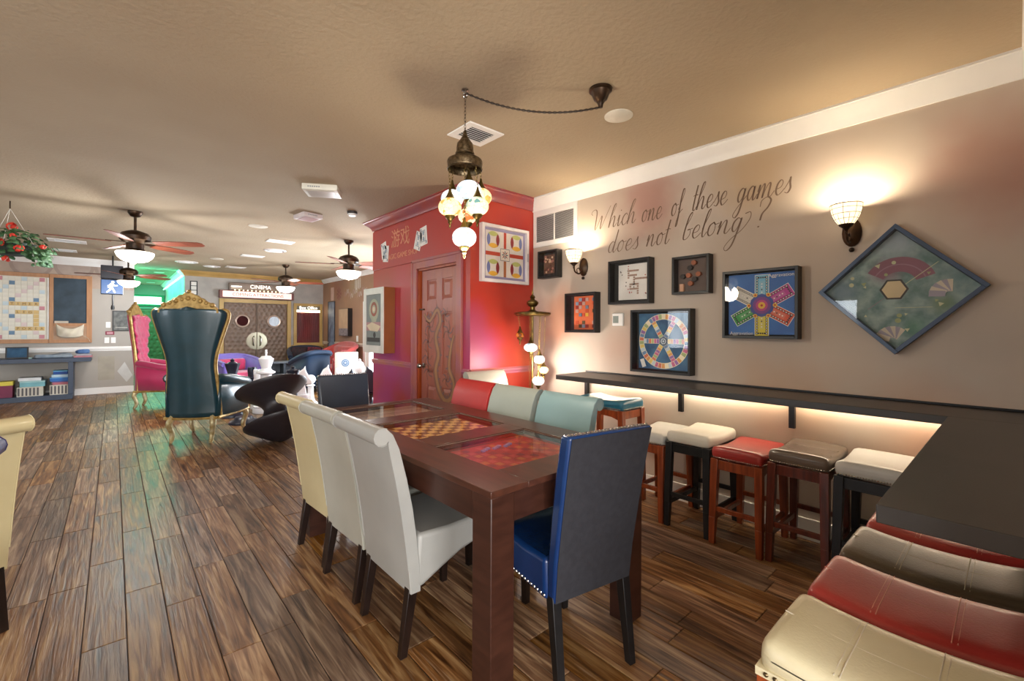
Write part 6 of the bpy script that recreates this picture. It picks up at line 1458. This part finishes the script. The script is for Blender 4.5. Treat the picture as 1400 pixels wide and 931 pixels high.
o = bagf().build('pouch', pm('cream_cloth', '#ddd4bc', 0.8, col2='#cfc6b4', vscale=6), t, ang=80); s = o.modifiers.new('solid', 'SOLIDIFY'); s.thickness = 0.006
m = M(); m.tube(catmull([(0.17, -0.03, -0.22), (0.24, -0.02, -0.27), (0.27, -0.03, -0.33)], 4), 0.004, 5); m.build('drawstring', pm('cream_cord', '#d8cdb4', 0.8), t)
t = thing('framed_poster', 'black framed grey poster beside the magenta throne', 'poster', (0.12, GY, 1.41))
for (a0, b0, a1, b1) in ((-0.135, -0.20, -0.115, 0.20), (0.115, -0.20, 0.135, 0.20), (-0.115, 0.18, 0.115, 0.20), (-0.115, -0.20, 0.115, -0.18)):
    M().box(a0, -0.02, b0, a1, -0.001, b1).build('frame_side', FRB, t)
M().box(-0.115, -0.012, -0.18, 0.115, -0.001, 0.18).build('print', pm('poster_grey', '#6c706c', 0.5, col2='#3c4040', vscale=14), t)
M().box(-0.09, -0.014, -0.14, 0.09, -0.0121, -0.12).build('caption_bar', pm('poster_caption', '#a8a8a0', 0.5), t)
for (x, z, lb) in ((-0.075, 1.33, 'single white wall switch above the red notice'), (-0.095, 1.03, 'left one of two white switch plates under the red notice'), (0.0, 1.03, 'right one of two white switch plates under the red notice')):
    tag(M().box(-0.035, -0.008, -0.055, 0.035, -0.0005, 0.055).build('light_switch', WHITE, None, (x, GY, z), bevel=0.002), lb, 'switch', 'white switch plates on the grey wall')
t = thing('red_notice', 'small dark red notice plate on the grey wall', 'sign', (-0.05, GY, 1.17))
M().box(-0.065, -0.006, -0.035, 0.065, -0.0005, 0.035).build('plate', flat('notice_maroon', '#8a3044'), t)
M().box(-0.045, -0.0075, -0.018, 0.045, -0.0061, 0.018).build('lettering_block', flat('notice_pink', '#d0a0a8'), t)
# pedestrian signal
t = thing('pedestrian_signal', 'hanging black pedestrian signal with glowing white walking man', 'traffic signal', (-0.01, 10.9, 0))
m = M(); m.lathe([(0.012, 1.62), (0.012, CEIL - 0.001)], 8); m.build('pole', FRB, t)
M().rbox(-0.16, -0.22, 1.87, 0.14, -0.02, 2.13, 0.01, 1).build('lower_housing', pm('signal_blue_black', '#24344c', 0.4), t)
M().rbox(-0.16, -0.22, 2.145, 0.14, -0.02, 2.38, 0.01, 1).build('upper_housing', pm('signal_dark', '#3a3c44', 0.5), t)
M().box(-0.15, -0.224, 1.88, 0.13, -0.2202, 2.12).build('lens', pm('signal_lens', '#3c5c88', 0.2, emit='#3c64a0', es=0.35), t)
M().lathe([(0.02, 1.60), (0.028, 1.63), (0.02, 1.68)], 8).build('pole_end', FRB, t)
fP = lambda a, b, e: (a - 0.01, -0.2245 - e, 2.0 + b)
m = M(); disc(m, (0.01, 0.085), 0.020, fP, 0, 12)
def limb(p, q, w): 
    d = Vector((q[0] - p[0], q[1] - p[1])).normalized(); n = Vector((-d.y, d.x)) * w / 2; polyg(m, [(p[0] + n.x, p[1] + n.y), (q[0] + n.x, q[1] + n.y), (q[0] - n.x, q[1] - n.y), (p[0] - n.x, p[1] - n.y)], fP, 0, 0.0002)
limb((0, 0.06), (-0.01, -0.02), 0.045); limb((0.0, 0.055), (0.05, 0.015), 0.018); limb((0.05, 0.02), (0.075, 0.03), 0.016); limb((-0.01, 0.05), (-0.055, 0.01), 0.018); limb((-0.05, 0.012), (-0.045, -0.02), 0.016); limb((0, -0.015), (0.04, -0.10), 0.022); limb((-0.01, -0.015), (-0.03, -0.06), 0.022); limb((-0.03, -0.055), (-0.07, -0.10), 0.020)
m.build('walking_figure', pm('signal_white', '#ffffff', 0.4, emit='#f4f8ff', es=2), t, smooth=False)
# desk with shelf
SLATE = pm('navy_slate_paint', '#27364c', 0.45, col2='#2e3e54', vscale=3)
t = thing('game_shelf_desk', 'low navy shelf desk full of board games under the word board', 'desk', (-0.30, 11.45, 0))
M().box(-1.75, -0.26, 0.66, 0.0, 0.27, 0.735).build('top', SLATE, t, bevel=0.004)
M().box(-1.75, -0.24, 0.0, -0.24, 0.25, 0.09).build('plinth_shelf', SLATE, t, bevel=0.003)
M().box(-0.30, -0.24, 0.09, -0.235, 0.25, 0.66).build('side_panel', SLATE, t, bevel=0.003); M().box(-1.75, -0.24, 0.09, -1.70, 0.25, 0.66).build('side_panel', SLATE, t)
def bx(name, label, cat, x0, x1, y0, y1, z0, z1, mat, grp=None, lid=None, rz=0, pat=None):
    cx, cyy = (x0 + x1) / 2, (y0 + y1) / 2; t = thing(name, label, cat, (cx, cyy, z0), rz, grp); w, d, h = (x1 - x0) / 2, (y1 - y0) / 2, z1 - z0
    hl = h * 0.75 if lid else h
    M().box(-w, -d, 0, w, d, hl).build('box_body', mat, t, bevel=0.002)
    if lid: M().box(-w - 0.003, -d - 0.003, hl, w + 0.003, d + 0.003, h).build('lid', lid, t, bevel=0.002)
    if pat:
        for i in range(int(2 * w / 0.045)):
            M().box(-w + 0.012 + i * 0.045, -d - 0.004, 0.015, -w + 0.034 + i * 0.045, -d - 0.0005, h - 0.015).build('pattern_panel', pat, t)
    return t
gg = 'board games stored in the desk shelf'
YF = 11.24
bx('storage_basket', 'left white basket with dark pattern on the desk shelf', 'basket', -1.22, -0.91, YF, YF + 0.35, 0.09, 0.25, pm('basket_ivory', '#d6d0c0', 0.6), 'patterned baskets', None, 0, flat('basket_pattern', '#5c5a5c'))
bx('storage_basket', 'right white basket with dark pattern on the desk shelf', 'basket', -0.83, -0.555, YF, YF + 0.35, 0.09, 0.26, MATS['basket_ivory'], 'patterned baskets', None, 0, flat('basket_pattern', '#5c5a5c'))
bx('game_box', 'pale teal game box tilted on top of the left basket', 'game box', -1.19, -0.89, YF + 0.03, YF + 0.33, 0.252, 0.35, flat('gamebox_teal', '#7cb8c0'), gg, flat('gamebox_mint', '#a8d0d0'))
bx('game_box', 'flat white game box above the pale teal one', 'game box', -1.21, -0.94, YF + 0.05, YF + 0.33, 0.352, 0.405, flat('gamebox_white', '#e0e4e4'), gg)
bx('game_box', 'red and orange game box low in the right basket stack', 'game box', -0.80, -0.60, YF + 0.03, YF + 0.3, 0.262, 0.32, flat('gamebox_coral', '#b86c78'), gg, flat('gamebox_purple', '#5a5ca0'))
bx('game_box', 'bright blue game box in the right hand stack', 'game box', -0.83, -0.58, YF + 0.03, YF + 0.3, 0.322, 0.39, flat('gamebox_blue', '#2c6cb8'), gg, flat('gamebox_sky', '#5c9cd8'))
bx('game_box', 'white and blue game box on the bright blue one', 'game box', -0.81, -0.60, YF + 0.04, YF + 0.3, 0.392, 0.44, flat('gamebox_ice', '#b8d4e4'), gg)
bx('game_box', 'topmost deep blue game box of the right stack', 'game box', -0.79, -0.61, YF + 0.04, YF + 0.3, 0.442, 0.51, flat('gamebox_royal', '#1c4c98'), gg, flat('gamebox_cyan', '#6cb8dc'))
bx('game_box', 'maroon tub with yellow lid at the left picture edge', 'game box', -1.42, -1.27, YF + 0.02, YF + 0.25, 0.09, 0.36, flat('tub_maroon', '#7c2c4c'), gg, flat('tub_yellow', '#d8c84c'))
t = thing('tabletop_screen', 'dark framed small blue screen standing on the navy desk', 'screen', (-1.23, 11.35, 0.7355), 0)
m = M(); m.box(-0.135, -0.012, 0.0, 0.135, 0.012, 0.20, 0, Matrix.Rotation(radians(-10), 3, 'X'), (0, 0, 0.003)); m.build('frame', FRB, t)
m = M(); m.box(-0.115, -0.0145, 0.02, 0.115, -0.0125, 0.18, 0, Matrix.Rotation(radians(-10), 3, 'X'), (0, 0, 0.003)); m.build('display', pm('display_blue', '#2c4c68', 0.15, col2='#3c6484', vscale=8), t)
def lump(name, label, cat, loc, rz, sx, sy, sz, mat, seed):
    rg = random.Random(seed); ph = [rg.uniform(0, 6) for _ in range(4)]
    def df(x, y, z): return (x, y + 0.02 * sin(x * 16 + ph[0]), z * (0.75 + 0.3 * sin(x * 11 + ph[1]) * cos(y * 14 + ph[2])) if z > 0 else 0)
    m = M(); m.rbox(-sx, -sy, 0, sx, sy, sz, min(sx, sy, sz) * 0.45, 6, 0, df); o = m.build(name, mat, None, loc, ang=80); o.rotation_euler = (0, 0, rz); return tag(o, label, cat)
lump('folded_cloth', 'rumpled grey blue cloth lying across the desk top', 'cloth', (-0.79, 11.33, 0.7355), 0.1, 0.24, 0.10, 0.085, pm('denim_cloth', '#6c7c8c', 0.85, col2='#94a0aa', vscale=9), 3)
lump('blue_cap', 'blue bundle like a cap on top of the book pile', 'cap', (-0.42, 11.36, 0.800), 0.3, 0.085, 0.07, 0.09, pm('cap_blue', '#3c5c90', 0.8, col2='#5c80b0', vscale=10), 5)
bx('game_booklets', 'red and white stack of thin booklets at the desk end', 'booklets', -0.53, -0.285, 11.25, 11.45, 0.7355, 0.765, flat('booklet_rose', '#c08088'), None)
bx('game_booklets', 'upper black and white booklets under the blue cap', 'booklets', -0.50, -0.30, 11.26, 11.44, 0.767, 0.798, flat('booklet_grey', '#a8a8b0'), None)
bx('card_box', 'tiny pale teal card box in the middle of the desk', 'card box', -1.085, -1.04, 11.24, 11.33, 0.7355, 0.757, flat('gamebox_mint', '#a8d0d0'), None)
# hanging geranium basket
t = thing('hanging_flower_basket', 'hanging basket of red geraniums at the left picture edge', 'hanging plant', (-0.80, 6.90, 0))
m = M(); m.lathe([(0.001, 2.02), (0.10, 2.02), (0.16, 2.07), (0.19, 2.14), (0.185, 2.14), (0.15, 2.08), (0.001, 2.05)], 22); m.build('basket', pm('basket_dark_green', '#2c3c34', 0.7), t)
for q in range(3):
    a = q * 2 * pi / 3 + 0.4; m = M(); m.tube([(0.185 * cos(a), 0.185 * sin(a), 2.14), (0, 0, 2.50)], 0.0025, 5); m.build('hanger_cord', pm('cord_ivory', '#c8c4b8', 0.6), t)
m = M(); m.tube([(0, 0, 2.50), (0, 0, CEIL - 0.001)], 0.006, 6); m.build('ceiling_hook', BRONZE, t)
rl = random.Random(11); lv = {0: M(), 1: M()}
def leaf(m, c, r, n):
    n = n.normalized(); a = n.cross(Vector((0.3, 0.2, 1))).normalized(); b = n.cross(a); k = 7
    V = [c + n * 0.008] + [c + (a * cos(2 * pi * i / k) + b * sin(2 * pi * i / k)) * r * (0.8 + 0.3 * (i % 2)) for i in range(k)]
    m.add(V, [(0, 1 + i, 1 + (i + 1) % k) for i in range(k)])
for i in range(330):
    a = rl.uniform(0, 2 * pi); e = rl.uniform(-0.9, 1.2); R_ = rl.uniform(0.17, 0.30) + (0.10 * rl.random() if e < 0 else 0)
    c = Vector((R_ * cos(a) * cos(e * 0.7), R_ * sin(a) * cos(e * 0.7), 2.13 + 0.15 * sin(e)))
    if rl.random() < 0.25: c = Vector((0.74 * Rv.x * rl.uniform(0.35, 0.55), 0.74 * Rv.y * rl.uniform(0.35, 0.55), 2.13 - rl.uniform(0.05, 0.22))) + Vector((rl.uniform(-.05, .05), rl.uniform(-.05, .05), 0))
    leaf(lv[i % 2], c, rl.uniform(0.018, 0.034), (c - Vector((0, 0, 2.0))) + Vector((rl.uniform(-.1, .1), rl.uniform(-.1, .1), 0.1)))
for k_ in (0, 1): stuff(lv[k_].build('foliage', [pm('geranium_leaf', '#25472a', 0.6, col2='#3a6436', vscale=20), pm('geranium_leaf_pale', '#52744a', 0.6, col2='#35603f', vscale=20)][k_], t, smooth=False))
def flower(a, z, fwd, r):
    c = Vector((Rv.x * a - Fv.x * fwd, Rv.y * a - Fv.y * fwd, z)); m = M()
    for i in range(16):
        d = Vector((rl.gauss(0, 1), rl.gauss(0, 1), rl.gauss(0, 1))).normalized(); leaf(m, c + d * r * 0.75, r * 0.42, d)
    m.build('flower_head', pm('geranium_red', '#c8231c', 0.6, col2='#d8452c', vscale=30), t, smooth=False)
for (a, z, f_, r) in ((-0.02, 2.28, 0.18, 0.05), (0.13, 2.295, 0.10, 0.05), (-0.04, 2.10, 0.24, 0.06), (0.14, 2.115, 0.22, 0.045), (0.27, 2.065, 0.16, 0.045), (0.39, 2.10, 0.05, 0.028), (0.13, 1.96, 0.15, 0.035), (0.20, 2.19, 0.15, 0.03)):
    flower(a, z, f_, r)
